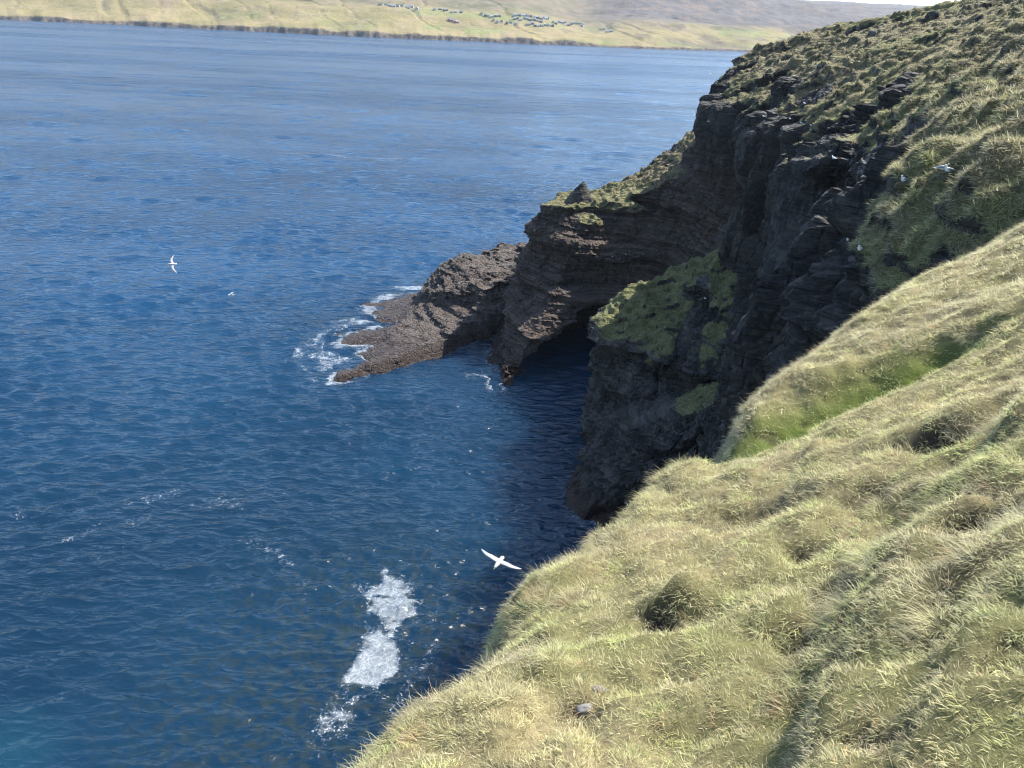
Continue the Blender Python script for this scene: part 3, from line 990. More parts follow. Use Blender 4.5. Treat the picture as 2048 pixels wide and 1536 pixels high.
def foam_obj(label, polys, lines=(), rings=()):
    m = np.zeros(len(SV))
    for P, wd, dens in rings:
        P = np.array(P)
        lo, hi = P.min(0) - 6, P.max(0) + 6
        sel = np.nonzero((FX > lo[0]) & (FX < hi[0]) & (FY > lo[1]) & (FY < hi[1]))[0]
        d, _ = d_line(P, FX[sel], FY[sel])
        m[sel] = np.maximum(m[sel], dens * sstep(wd, 0, d + 0.9 * wd * fbm(FX[sel] * 0.2, FY[sel] * 0.2, oct=3, seed=29)))
    fb = None
    for pts, dens, soft in polys:
        P = np.array(plan(pts))
        lo, hi = P.min(0) - 8, P.max(0) + 8
        sel = np.nonzero((FX > lo[0]) & (FX < hi[0]) & (FY > lo[1]) & (FY < hi[1]))[0]
        d = sd_poly(P, FX[sel], FY[sel]) + soft * 0.9 * fbm(FX[sel] * 0.35, FY[sel] * 0.35, oct=3, seed=9)
        m[sel] = np.maximum(m[sel], dens * sstep(soft, -soft, d))
    for pts, wd, dens in lines:
        P = np.array(plan(pts))
        lo, hi = P.min(0) - 10, P.max(0) + 10
        sel = np.nonzero((FX > lo[0]) & (FX < hi[0]) & (FY > lo[1]) & (FY < hi[1]))[0]
        d, _ = d_line(P, FX[sel], FY[sel])
        d = d + wd * 0.8 * fbm(FX[sel] * 0.25, FY[sel] * 0.25, oct=3, seed=19)
        m[sel] = np.maximum(m[sel], dens * sstep(wd, 0, d))
    q = SQ[(m[SQ] > 0.01).any(1)]
    u, inv = np.unique(q.ravel(), return_inverse=True)
    W = SV[u].copy()
    W[:, 2] += 0.03
    o = mesh_np('sea_foam', W, inv.reshape(-1, 4), M_FOAM, True, {'foam': m[u]})
    return tag(o, label, kind='stuff')


foam_obj('white foam raft drifting on the dark water below the grass edge', [
    ([(770, 1148), (830, 1152), (840, 1172), (800, 1194), (735, 1190)], 0.72, 1.5),
    ([(735, 1200), (800, 1186), (842, 1200), (805, 1238), (780, 1246), (725, 1228)], 0.66, 1.6),
    ([(770, 1225), (810, 1235), (800, 1285), (760, 1285)], 0.62, 1.4),
    ([(765, 1258), (795, 1290), (800, 1335), (755, 1380), (690, 1362), (700, 1310), (730, 1268)], 0.78, 1.5),
    ([(850, 1135), (895, 1210), (905, 1350), (860, 1410), (720, 1440), (650, 1536), (540, 1536), (670, 1300), (690, 1190)], 0.26, 4.0),
    ([(700, 1350), (760, 1370), (700, 1450), (640, 1500), (590, 1500)], 0.56, 2.6)],
    [([(870, 1290), (850, 1370), (790, 1420)], 1.8, 0.38), ([(700, 1165), (745, 1180)], 1.5, 0.45)])
foam_obj('white surf breaking round the outer side of the rock reef', [
    ([(640, 650), (720, 640), (745, 690), (690, 700), (735, 720), (690, 770), (640, 765), (600, 710)], 0.50, 4.0),
    ([(720, 605), (800, 575), (860, 565), (850, 600), (760, 610), (735, 650), (700, 650)], 0.66, 3.0),
    ([(940, 522), (1000, 508), (1050, 508), (1050, 530), (940, 540)], 1.1, 2.5)],
    [([(590, 700), (620, 760), (680, 775)], 2.0, 0.5)])
foam_obj('white wash swirling at the foot of the headland beside the cave', [
    ([(975, 740), (1000, 765), (1015, 785), (985, 780), (955, 752)], 0.55, 2.2)],
    [([(930, 745), (970, 755), (1010, 790)], 2.2, 0.5)])
foam_obj('thin foam at the foot of the rock rib near the grass edge', [],
         [([(1125, 965), (1128, 990), (1150, 1025), (1168, 1045)], 1.0, 0.6), ([(1150, 830), (1165, 850), (1160, 880)], 1.0, 0.35)])
foam_obj('scattered lines of foam flecks on the open water', [],
         [([(40, 1030), (110, 1030)], 2.2, 0.33), ([(110, 1085), (160, 1070), (240, 1015), (350, 988)], 1.8, 0.36), ([(200, 1110), (250, 1095)], 1.5, 0.33), ([(260, 1050), (380, 1010), (480, 1005), (560, 985)], 2.8, 0.35), ([(430, 1060), (520, 1090), (575, 1125)], 2.0, 0.38),
          ([(480, 950), (560, 990)], 2.5, 0.34), ([(600, 1165), (700, 1170)], 1.6, 0.28), ([(120, 1395), (170, 1380)], 1.5, 0.28),
          ([(560, 305), (680, 312), (800, 318)], 5.0, 0.42), ([(1130, 285), (1390, 290)], 5.0, 0.4), ([(60, 590), (300, 540)], 3.0, 0.33)])

foam_obj('thin white wash where the swell meets the foot of the cliffs and the reef', [], rings=[
    (REEF_BASE[:6], 1.8, 0.42), (REEF_BASE[8:] + REEF_BASE[:1], 3.0, 0.62), (TER_BASE[-2:] + TER_BASE[:3], 2.0, 0.45), (TER_BASE[2:6], 1.5, 0.32), (BUT_BASE[:5], 1.5, 0.34), (RIB_BASE[:4], 1.8, 0.42)])

# ------------------------------------------------------------------ far shore
SHORE_PX = [(-200, 29), (0, 39), (300, 53), (600, 68), (800, 77), (1000, 86), (1300, 98), (1500, 104), (1700, 110), (2048, 120)]
shp = np.array([atz(*p)[:2] for p in SHORE_PX])
th_s = np.arctan2(shp[:, 0], shp[:, 1])
r_s = np.hypot(shp[:, 0], shp[:, 1])


def hill_height(X, Y):
    th = np.arctan2(X, Y)
    R = np.hypot(X, Y)
    v = R - np.interp(th, th_s, r_s)
    v = v - (12 * noise(th * 90, th * 0, None, 61) + 6 * noise(th * 400, th * 0, None, 62)) * sstep(140, 20, v)
    cl = 15 + 8 * fbm(th * 45, th * 0, None, 4, 63)
    cl = cl * np.interp(th, [-1, -0.6, -0.05, 0.06, 0.09, 0.2, 0.6], [7, 8, 11, 8, 3.5, 4, 4]) / 15
    cl = cl + (9 - cl) * sstep(10, 160, v)
    cliffp = cl * sstep(-6, 9, v + 4 * fbm(th * 300, v * 0.03, None, 4, 64))
    e1 = sstep(330, -120, X - 0.02 * v)
    h1 = (0.155 * np.maximum(v, 0) + 14 * sstep(150, 260, v) + 16 * sstep(380, 520, v)) * e1
    v2 = np.maximum(v, 0)
    h2 = 0.09 * v2 + 16 * sstep(150, 330, v) + 75 * sstep(520, 1150, v) + 0.035 * v2 - 0.055 * np.maximum(v - 1500, 0)
    h2 = h2 * (1 - 0.48 * sstep(-100, 1500, X)) + 45 * sstep(200, 1500, v) * sstep(900, -300, X)
    hh = np.maximum(h1, 0) * e1 + h2 * (1 - e1) + 0.25 * h2 * e1 * sstep(300, 900, v)
    hh = hh + sstep(20, 150, v) * (9 * fbm(X * 0.006, Y * 0.006, oct=4, seed=71) + 2.5 * fbm(X * 0.03, Y * 0.03, oct=3, seed=72))
    # stepped lava flows
    st = 26.0
    k = hh / st
    fr = k - np.floor(k)
    hh = hh + (sstep(0.55, 0.95, fr) - fr) * st * 0.35 * sstep(150, 500, v)
    # gullies
    gn = np.abs(noise(X * 0.013 + 0.006 * v + 0.25 * noise(X * 0.01, Y * 0.01, None, 74), v * 0.0012, None, 73))
    hh = hh - 5 * sstep(0.09, 0.0, gn) * sstep(20, 120, v)
    return cliffp + hh * sstep(-2, 25, v) - 3 * sstep(0, -20, v), v, e1


vv = np.concatenate([np.linspace(-30, 30, 26)[:-1], 30 + 470 * np.linspace(0, 1, 110)[:-1] ** 1.2, np.linspace(500, 3200, 110)])
th = np.radians(np.linspace(-44, 40, 640))
VV, TH = np.meshgrid(vv, th, indexing='ij')
RR = np.interp(TH, th_s, r_s) + VV
HX, HY = RR * np.sin(TH), RR * np.cos(TH)
HZ, hv, e1 = hill_height(HX, HY)
HV = np.stack([HX.ravel(), HY.ravel(), HZ.ravel()], 1)
rockm = sstep(18, 2, hv.ravel()) + 0.5 * sstep(0.55, 0.75, fbm(HX.ravel() * 0.01, HY.ravel() * 0.01, oct=4, seed=75) + 0.4 * (1 - e1.ravel()))
heath_shade = np.maximum((1 - e1) * sstep(150, 420, hv + 120 * noise(TH * 25, TH * 0, None, 76)), sstep(250, 480, hv + 100 * fbm(HX * 0.004, HY * 0.004, oct=3, seed=77)) * 0.55).ravel()  # moor cover, plus the painted shade of the rear mountain
# hay fields: rectangular strips near the shore
fu, fvv = np.floor((HX + 0.1 * HY) / 55).astype(np.int64), np.floor(hv / 70).astype(np.int64)
field = 0.6 * (_hash(fu, fvv, fu * 0, 78) > 0.72) * sstep(20, 50, hv) * sstep(330, 260, hv) * sstep(-650, -350, HX)
hills = mesh_np('far_hills', HV, grid_quads(len(vv), len(th))[:, ::-1], M_HILL, True,
                {'rock': np.clip(rockm, 0, 1), 'heath_shade': heath_shade, 'field': 0.8 * field.ravel()})
tag(hills, 'sunlit hills and low cliffs across the sound', kind='structure')

# houses of the village across the water
M_WALLS = [flat_mat('white_wall', (0.33, 0.32, 0.30)), flat_mat('dark_tarred_wall', (0.10, 0.09, 0.085)), flat_mat('red_wall', (0.30, 0.07, 0.05))]
M_ROOFS = [flat_mat('slate_roof', (0.15, 0.15, 0.155)), flat_mat('turf_roof', (0.11, 0.13, 0.05)), flat_mat('pale_roof', (0.22, 0.22, 0.22))]
M_PANE = flat_mat('window_dark', (0.03, 0.035, 0.045), 0.2)


def march(px, py):
    d = ray(px, py)
    ts = np.linspace(1900, 4200, 1200)
    P = EYE + d * ts[:, None]
    hz, _, _ = hill_height(P[:, 0], P[:, 1])
    below = np.nonzero(P[:, 2] < hz)[0]
    if len(below) == 0:
        return None
    p = P[below[0]]
    return np.array([p[0], p[1], hz[below[0]]])


_hm = {}


def house_mesh(w, l, hgt, wi, ri):
    key = (w, l, hgt, wi, ri)
    if key in _hm:
        return _hm[key]
    a, b = l / 2, w / 2
    rh = w * 0.42
    v = [(-a, -b, -3), (a, -b, -3), (a, b, -3), (-a, b, -3), (-a, -b, hgt), (a, -b, hgt), (a, b, hgt), (-a, b, hgt), (-a, 0, hgt + rh), (a, 0, hgt + rh)]
    fc = [(0, 1, 5, 4), (2, 3, 7, 6), (1, 2, 6, 9, 5), (3, 0, 4, 8, 7)]
    mi = [0] * 4
    e = 0.5
    n = len(v)
    v += [(-a - e, -b - e, hgt - 0.35), (a + e, -b - e, hgt - 0.35), (a + e, 0, hgt + rh + 0.15), (-a - e, 0, hgt + rh + 0.15), (-a - e, b + e, hgt - 0.35), (a + e, b + e, hgt - 0.35)]
    fc += [(n, n + 1, n + 2, n + 3), (n + 3, n + 2, n + 5, n + 4)]
    mi += [1, 1]
    for k in range(3):
        cx = -a + l * (k + 0.5) / 3
        n = len(v)
        v += [(cx - 0.6, -b - 0.05, 0.9), (cx + 0.6, -b - 0.05, 0.9), (cx + 0.6, -b - 0.05, 2.2), (cx - 0.6, -b - 0.05, 2.2)]
        fc.append((n, n + 1, n + 2, n + 3))
        mi.append(2)
    me = bpy.data.meshes.new('house')
    me.from_pydata(v, [], fc)
    for m in (M_WALLS[wi], M_ROOFS[ri], M_PANE):
        me.materials.append(m)
    me.polygons.foreach_set('material_index', mi)
    _hm[key] = me
    return me


HOUSES = []
ORD = ['leftmost', 'second from left', 'third from left', 'fourth from left', 'fifth from left', 'sixth from left', 'seventh from left', 'eighth from left', 'ninth from left', 'tenth from left', 'eleventh from left', 'twelfth from left', 'thirteenth from left', 'fourteenth from left']
for a, b, k, what, g in [
        ((758, 12), (838, 17), 9, 'in the long building row highest on the far hillside', 'farm row high on the far hill'),
        ((864, 21), (926, 27), 7, 'in the short row above the green far fields', 'short row above the fields'),
        ((896, 43), (918, 46), 4, 'of the reddish sheds just above the far sea cliff', 'sheds above the far cliff'),
        ((960, 30), (1000, 36), 6, 'at the left end of the far village', 'houses at the left end of the far village'),
        ((1028, 30), (1100, 39), 14, 'in the upper row of the far village', 'upper row of the far village'),
        ((985, 43), (1035, 48), 6, 'in the lower left part of the far village', 'lower left houses of the far village'),
        ((1025, 37), (1085, 45), 9, 'in the middle row of the far village', 'middle row of the far village'),
        ((1050, 49), (1110, 56), 11, 'in the lower row of the far village', 'lower row of the far village'),
        ((1105, 46), (1168, 51), 11, 'at the right end of the far village', 'houses at the right end of the far village'),
        ((1198, 62), (1224, 63), 4, 'in the small group right of the far village', 'small group right of the far village')]:
    for q in range(k):
        s = (q + random.uniform(0.2, 0.8)) / k
        HOUSES.append((a[0] + (b[0] - a[0]) * s, a[1] + (b[1] - a[1]) * s + random.uniform(-2.6, 2.6), ORD[q] + ' ' + what, g))
for hx, hy, lab, g in HOUSES:
    p = march(hx, hy)
    if p is None:
        continue
    red = 'reddish' in lab
    wi = 2 if red else random.choice([0, 0, 0, 1, 1])
    ri = random.choice([0, 0, 1, 2])
    dims = random.choice([(6, 8.5, 3.4), (6.5, 9.5, 4.0), (6, 7.5, 4.2)]) if 'highest' not in lab else random.choice([(8, 14, 3.6), (8, 11, 3.6)])
    o = bpy.data.objects.new('house', house_mesh(*dims, wi, ri))
    COL.objects.link(o)
    o.location = (p[0], p[1], p[2] - 0.3)
    o.rotation_euler = (0, 0, random.choice([0, 0.2, -0.25, 1.5, 0.1]))
    tag(o, ('red', 'white', 'dark')[(1, 2, 0)[wi]] + ' house, ' + lab, 'house', g)

# ------------------------------------------------------------------ near slope ground
def near_features(X, Y):
    """hollows, small scarps and the mossy runnel of the near slope -> height offset, green, peat"""
    dz = np.zeros_like(X)
    gr = np.zeros_like(X)
    pe = np.zeros_like(X)
    for px, py, t, r, d in [(1345, 1200, 8.9, 0.42, 0.34), (1310, 1185, 9.0, 0.2, 0.2), (1555, 975, 11.2, 0.5, 0.12), (1620, 1085, 9.6, 0.3, 0.22), (1950, 1065, 8.3, 0.3, 0.27), (1890, 850, 11.6, 0.55, 0.3),
                            (1160, 1395, 7.4, 0.25, 0.2), (1600, 1290, 7.9, 0.4, 0.22), (1760, 960, 10.6, 0.4, 0.2), (1430, 990, 11.4, 0.4, 0.18), (1950, 1420, 5.8, 0.25, 0.15)]:
        c = atr(px, py, t)
        q = np.exp(-((X - c[0]) ** 2 + (Y - c[1]) ** 2) / r ** 2)
        dz -= d * q
        ring = np.exp(-((np.hypot(X - c[0] - 0.2 * r, Y - c[1] - r * 0.9) / (0.8 * r)) ** 2))
        dz += 0.6 * d * ring
        pe = np.maximum(pe, sstep(0.35, 0.95, q + 0.3 * fbm(X * 3, Y * 3, oct=3, seed=330)) * min(1.0, (d / 0.24) ** 2))
    for pts, st, wd in [([(1975, 900, 10.4), (1900, 990, 9.6), (1740, 1150, 8.6), (1680, 1260, 7.8), (1640, 1400, 7.0)], 0.5, 0.3),
                        ([(1590, 950, 11.3), (1570, 1010, 10.9), (1500, 1060, 10.4)], 0.25, 0.3),
                        ([(2048, 1040, 8.2), (1960, 1150, 7.6), (1900, 1300, 6.7)], 0.2, 0.3)]:
        P = [atr(*p)[:2] for p in pts]
        d, s = d_line(P, X, Y)
        fall = np.exp(-(d / 2.2) ** 2)
        sd = d * s
        dz += st * fall * (sstep(wd, -wd, sd) - 0.5) * np.where(True, 1, 0)
        pe = np.maximum(pe, 0.55 * np.exp(-((sd - 0.15) / 0.22) ** 2) * fall)  # paints the shade on the scarp's downhill face as a dark band
    run = [atr(*p)[:2] for p in [(1475, 885, 15.0), (1560, 840, 15.7), (1650, 800, 16.2), (1760, 755, 16.8), (1900, 705, 17.2)]]
    d, s = d_line(run, X, Y)
    dz -= 0.75 * np.exp(-(d / 0.8) ** 2)
    gr = np.maximum(gr, np.exp(-((d) / 0.85) ** 2))
    return dz, gr, pe


gx = np.arange(-7.5, 30, 0.085)
gy = np.arange(-6, 33, 0.085)
GX, GY = np.meshgrid(gx, gy, indexing='ij')
edge_poly = [(-6, -14), (-2.6, 0), (-1.8, 3)] + edge_xy + [(17.5, 24.5), (30, 33), (60, 20), (60, -30)]
esd = sd_poly(edge_poly, GX, GY)
esd_w = esd + 0.16 * fbm(GX * 1.1, GY * 1.1, oct=4, seed=301) + 0.25 * noise(GX * 0.5, GY * 0.5, None, 302)
ddz, g_green, g_peat = near_features(GX, GY)
GZ = T_near(GX, GY)
hum = np.abs(noise(GX * 0.9, GY * 0.9, None, 311))
GZ = GZ + ddz + 0.13 * (1 - hum) ** 2 * (0.6 + 0.5 * noise(GX * 0.3, GY * 0.3, None, 315)) + 0.17 * fbm(GX * 1.9, GY * 1.9, oct=3, seed=312) + 0.18 * fbm(GX * 0.35, GY * 0.35, oct=2, seed=313) - 0.1
# the lip rolls over and drops away
lip = np.maximum(esd_w + 0.35, 0)
GZ = GZ - 0.5 * np.minimum(lip, 0.5) ** 2 * 2 - 3.2 * np.maximum(lip - 0.5, 0)
g_peat = np.maximum(g_peat, 0.75 * sstep(0.42, 0.62, fbm(GX * 1.5, GY * 1.5, oct=4, seed=331)))
GZ = GZ - 0.07 * sstep(0.35, 0.6, fbm(GX * 1.5, GY * 1.5, oct=4, seed=331))
g_green = np.maximum(g_green, 0.3 * sstep(0.2, 0.55, fbm(GX * 0.3, GY * 0.3, oct=3, seed=321)))
keep = (lip < 2.6)
gq = grid_quads(len(gx), len(gy))
gq = gq[keep.ravel()[gq].all(1)]
GVv = np.stack([GX.ravel(), GY.ravel(), GZ.ravel()], 1)
gpx, gpy, gw_ = project(GVv)
c = GVv[gq].mean(1)
vis = (gw_ > 0.5)
u, inv = np.unique(gq.ravel(), return_inverse=True)
GV, GQ = GVv[u], inv.reshape(-1, 4)
ga = {'green': g_green.ravel()[u], 'peat': g_peat.ravel()[u]}
ground = mesh_np('grass_slope', GV, GQ, M_GROUND, True, ga)
tag(ground, 'steep grassy slope in the foreground that ends at the cliff edge', kind='structure')
GN = vnormals(GV, GQ)
ground_bvh = BVHTree.FromPolygons(GV.tolist(), GQ.tolist())

# ------------------------------------------------------------------ grass
def tuft(name, n, rad, lmin, lmax, wid, lean, spread, seed, segs=3):
    r = np.random.default_rng(seed)
    Vs, Fs, hh, rn = [], [], [], []
    for b in range(n):
        a = r.uniform(0, 2 * math.pi)
        q = rad * math.sqrt(r.uniform(0, 1))
        bx, by = q * math.cos(a), q * math.sin(a)
        L = r.uniform(lmin, lmax)
        az = a + r.normal(0, 0.7)
        dx, dy = math.cos(az), math.sin(az)
        tilt = abs(r.normal(spread, spread * 0.5))
        hx, hy = dx * math.sin(tilt) + lean, dy * math.sin(tilt)
        hz = math.cos(tilt)
        nn = math.sqrt(hx * hx + hy * hy + hz * hz)
        d = np.array([hx, hy, hz]) / nn
        bend = r.uniform(0.5, 1.5) * (0.5 + 1.0 * r.random())
        side = np.array([-d[1], d[0], 0.0]) + r.normal(0, 0.3, 3)
        side /= np.linalg.norm(side)
        p = np.array([bx, by, -0.03])
        base = len(Vs)
        rv = r.random()
        flat = np.array([d[0], d[1], 0])
        flat = flat / (np.linalg.norm(flat) + 1e-6)
        for k in range(segs + 1):
            t = k / segs
            w = wid * (1 - 0.85 * t ** 1.5) * 0.5
            if k == segs:
                Vs.append(p)
                hh.append(1)
                rn.append(rv)
            else:
                Vs += [p - side * w, p + side * w]
                hh += [t, t]
                rn += [rv, rv]
            d = d + (flat * 0.55 - np.array([0, 0, 0.75])) * bend * 0.36 * (t + 0.35)
            d /= np.linalg.norm(d)
            p = p + d * L / segs
        for k in range(segs - 1):
            i0 = base + 2 * k
            Fs.append((i0, i0 + 1, i0 + 3, i0 + 2))
        i0 = base + 2 * (segs - 1)
        Fs.append((i0, i0 + 1, base + 2 * segs))
    me = bpy.data.meshes.new(name)
    me.from_pydata([tuple(v) for v in Vs], [], Fs)
    for an, arr in (('h', hh), ('rnd', rn)):
        at = me.attributes.new(an, 'FLOAT', 'POINT')
        at.data.foreach_set('value', np.asarray(arr, f32))
    me.polygons.foreach_set('use_smooth', [True] * len(me.polygons))
    me.materials.append(M_GRASS)
    return bpy.data.objects.new(name, me)


def tuft_set(name, specs):
    c = bpy.data.collections.new(name)
    for i, s in enumerate(specs):
        c.objects.link(tuft('%s_%02d' % (name, i), *s))
    return c


def scatter(name, label, P, up, heading, scl, vi, tint, coll):
    """one object of grass: tufts instanced on its points"""
    n = len(P)
    up = up / np.linalg.norm(up, axis=1)[:, None]
    hd = heading - (heading * up).sum(1)[:, None] * up
    hd /= np.linalg.norm(hd, axis=1)[:, None] + 1e-9
    yv = np.cross(up, hd)
    eul = np.stack([np.arctan2(yv[:, 2], up[:, 2]), -np.arcsin(np.clip(hd[:, 2], -1, 1)), np.arctan2(hd[:, 1], hd[:, 0])], 1)
    me = bpy.data.meshes.new(name)
    me.vertices.add(n)
    me.vertices.foreach_set('co', np.asarray(P, f32).ravel())
    at = me.attributes.new('rot', 'FLOAT_VECTOR', 'POINT')
    at.data.foreach_set('vector', eul.astype(f32).ravel())
    at = me.attributes.new('scl', 'FLOAT', 'POINT')
    at.data.foreach_set('value', np.asarray(scl, f32))
    at = me.attributes.new('vi', 'INT', 'POINT')
    at.data.foreach_set('value', np.asarray(vi, np.int32))
    at = me.attributes.new('tint', 'FLOAT_COLOR', 'POINT')
    at.data.foreach_set('color', np.concatenate([tint, np.ones((n, 1))], 1).astype(f32).ravel())
    o = bpy.data.objects.new(name, me)
    COL.objects.link(o)
    ng = bpy.data.node_groups.new(name + '_scatter', 'GeometryNodeTree')
    ng.interface.new_socket('Geometry', in_out='INPUT', socket_type='NodeSocketGeometry')
    ng.interface.new_socket('Geometry', in_out='OUTPUT', socket_type='NodeSocketGeometry')
    nd = ng.nodes
    gi, go = nd.new('NodeGroupInput'), nd.new('NodeGroupOutput')
    ip = nd.new('GeometryNodeInstanceOnPoints')
    ci = nd.new('GeometryNodeCollectionInfo')
    ci.inputs['Collection'].default_value = coll
    ci.inputs['Separate Children'].default_value = True
    ci.inputs['Reset Children'].default_value = True
    ip.inputs['Pick Instance'].default_value = True
    e2r = nd.new('FunctionNodeEulerToRotation')
    def na(nm, ty):
        q = nd.new('GeometryNodeInputNamedAttribute')
        q.data_type = ty
        q.inputs['Name'].default_value = nm
        return q.outputs['Attribute']
    L = ng.links.new
    L(gi.outputs[0], ip.inputs['Points'])
    L(ci.outputs[0], ip.inputs['Instance'])
    L(na('vi', 'INT'), ip.inputs['Instance Index'])
    L(na('rot', 'FLOAT_VECTOR'), e2r.inputs[0])
    L(e2r.outputs[0], ip.inputs['Rotation'])
    L(na('scl', 'FLOAT'), ip.inputs['Scale'])
    L(ip.outputs[0], go.inputs[0])
    md = o.modifiers.new('scatter', 'NODES')
    md.node_group = ng
    tag(o, label, kind='stuff')
    return o


def sample_faces(V, Q, dens, n_max, seed):
    """random points on quads with a density per face"""
    r = np.random.default_rng(seed)
    a, b, c_, d = (V[Q[:, k]] for k in range(4))
    area = 0.5 * np.linalg.norm(np.cross(c_ - a, d - b), axis=1)
    w = area * dens
    n = min(n_max, int(w.sum()))
    f = np.searchsorted(np.cumsum(w), r.uniform(0, w.sum(), n))
    f = np.minimum(f, len(Q) - 1)
    u, v = r.random(n), r.random(n)
    P = a[f] * ((1 - u) * (1 - v))[:, None] + b[f] * (u * (1 - v))[:, None] + c_[f] * (u * v)[:, None] + d[f] * ((1 - u) * v)[:, None]
    return P, f


C_TAN, C_STRAW, C_GREEN, C_GREY, C_RUST = (np.array(c) for c in ((0.56, 0.50, 0.265), (0.72, 0.66, 0.42), (0.33, 0.385, 0.125), (0.40, 0.36, 0.27), (0.38, 0.25, 0.13)))


def grass_tint(P, extra_green, extra_grey, r):
    x, y, z = P.T
    a = fbm(x * 0.55, y * 0.55, z * 0.3, 3, 401)
    b = fbm(x * 1.6, y * 1.6, z * 1.0, 3, 402)
    c3 = fbm(x * 0.25, y * 0.25, z * 0.2, 3, 403)
    d4 = fbm(x * 4.0, y * 4.0, z * 2.0, 2, 404)
    g = np.clip(sstep(-0.25, 0.6, 0.5 * a + 0.6 * b + 0.7 * d4) * 0.85 + extra_green, 0, 1)[:, None]
    s = sstep(-0.1, 0.5, c3 - 0.4 * a)[:, None]
    k = np.clip(sstep(0.15, 0.55, b - 0.3 * a - 0.4 * d4) * 0.5 + extra_grey, 0, 1)[:, None]
    t = C_TAN * (1 - s) + C_STRAW * s
    t = t * (1 - k) + C_GREY * k
    t = t * (1 - g) + C_GREEN * g
    ru = (r.random(len(P)) < 0.05)[:, None]
    t = np.where(ru, C_RUST, t)
    return np.clip(t * r.uniform(0.5, 1.5, (len(P), 1)) * (1 + 0.45 * d4 + 0.25 * b)[:, None], 0.02, 0.85)


r = np.random.default_rng(11)
near_set = tuft_set('near_tuft', [(56, 0.12, 0.03, 0.09, 0.0070, 0.05, 1.0, 500 + i) for i in range(6)] +
                    [(50, 0.12, 0.05, 0.145, 0.0068, 0.12, 0.95, 520 + i) for i in range(4)] +
                    [(46, 0.10, 0.02, 0.06, 0.0075, 0.0, 0.9, 540 + i) for i in range(3)])
cc = GV[GQ].mean(1)
qx, qy, qw = project(cc)
inview = (qx > -150) & (qx < 2700) & (qy > 330) & (qy < 2300) & (qw > 0.8)
dist = np.linalg.norm(cc - EYE, axis=1)
peat_f = ga['peat'][GQ].mean(1)
green_f = ga['green'][GQ].mean(1)
dens = inview * np.clip(1500 / dist ** 1.15, 32, 170) * (1 - 0.4 * peat_f)
P, fi = sample_faces(GV, GQ, dens, 90000, 21)
nn = GN[GQ[fi, 0]]
upv = nn * 0.55 + np.array([0, 0, 0.45])
head = nn * np.array([1, 1, 0]) * 0.5 + np.array([-0.1, -0.1, 0]) + r.normal(0, 0.9, (len(P), 3))
gg = green_f[fi]
long_ = fbm(P[:, 0] * 0.8, P[:, 1] * 0.8, None, 3, 411)
kind = np.where(r.random(len(P)) < 0.08 + 0.40 * sstep(0.0, 0.5, long_), 1, 0)
kind = np.where((gg > 0.45) & (r.random(len(P)) < 0.75), 2, kind)
vi = np.where(kind == 0, r.integers(0, 6, len(P)), np.where(kind == 1, r.integers(6, 10, len(P)), r.integers(10, 13, len(P))))
scl = r.uniform(0.7, 1.3, len(P)) * (0.72 + 0.28 * sstep(5, 10, dist[fi])) * (1 + 0.35 * sstep(8, 20, dist[fi]))
tint = grass_tint(P, 0.85 * sstep(0.35, 0.8, gg), 0.8 * peat_f[fi], r)
scatter('foreground_grass', 'dry yellow and green grass covering the slope in the foreground', P, upv, head, scl, vi, tint, near_set)
print('near tufts', len(P))
tus_set = tuft_set('tussock', [(110, 0.16, 0.12, 0.36, 0.0068, 0.35, 0.75, 560 + i, 4) for i in range(5)])
clump = fbm(cc[:, 0] * 0.75, cc[:, 1] * 0.75, None, 3, 421)
lip_f = sstep(0.9, 0.2, -esd.ravel()[u][GQ[:, 0]])
dens = inview * (1 - sstep(0.3, 0.6, green_f)) * np.clip(sstep(0.18, 0.42, clump) * 13 + lip_f * 10 + 12 * sstep(0.2, 0.5, peat_f) * sstep(0.95, 0.7, peat_f), 0, 22)
P, fi = sample_faces(GV, GQ, dens, 9000, 25)
nn = GN[GQ[fi, 0]]
upv = nn * 0.6 + np.array([0, 0, 0.4])
head = nn * np.array([1, 1, 0]) * 1.5 + r.normal(0, 0.5, (len(P), 3)) + np.array([-0.2, 0, 0])
tint = grass_tint(P, -0.25, 0.35, r)
scatter('tussock_grass', 'long grey straw tussocks standing out of the short turf in the foreground', P, upv, head, r.uniform(0.45, 0.9, len(P)), r.integers(0, 5, len(P)), tint, tus_set)
print('tussocks', len(P))

far_set = tuft_set('slope_tuft', [(34, 0.22, 0.18, 0.55, 0.030, 0.35, 0.95, 600 + i, 2) for i in range(6)])
cc = CL_V[CL_Q].mean(1)
qx, qy, qw = project(cc)
dist = np.linalg.norm(cc - EYE, axis=1)
tf = CL_T[CL_Q].mean(1)
facing = ((cc - EYE) * CL_N[CL_Q[:, 0]]).sum(1) / dist < 0.12
inview = (qx > -50) & (qx < 2130) & (qy > -60) & (qy < 1200) & (qw > 12) & facing
dens = inview * sstep(0.28, 0.5, tf) * np.clip(1100 / dist ** 1.1, 4.5, 30)
P, fi = sample_faces(CL_V, CL_Q, dens, 110000, 22)
nn = CL_N[CL_Q[fi, 0]]
upv = nn * 0.7 + np.array([0, 0, 0.4])
head = nn * np.array([1, 1, 0]) * 2.0 + r.normal(0, 0.4, (len(P), 3)) + np.array([-0.2, 0, -0.4])
tint = grass_tint(P * 0.25, 0.5 * CL_G[CL_Q[fi, 0]] - 0.08, 0.35, r) * (0.72 + 0.2 * sstep(40, 34, P[:, 2]) * sstep(60, 80, P[:, 1]))[:, None]  # buttress grass tinted lighter to offset the shade of the wall above
scl = r.uniform(0.6, 1.3, len(P)) * (0.66 - 0.10 * sstep(35, 70, dist[fi])) * (1 - 0.5 * sstep(40, 34, P[:, 2]) * sstep(60, 80, P[:, 1]))
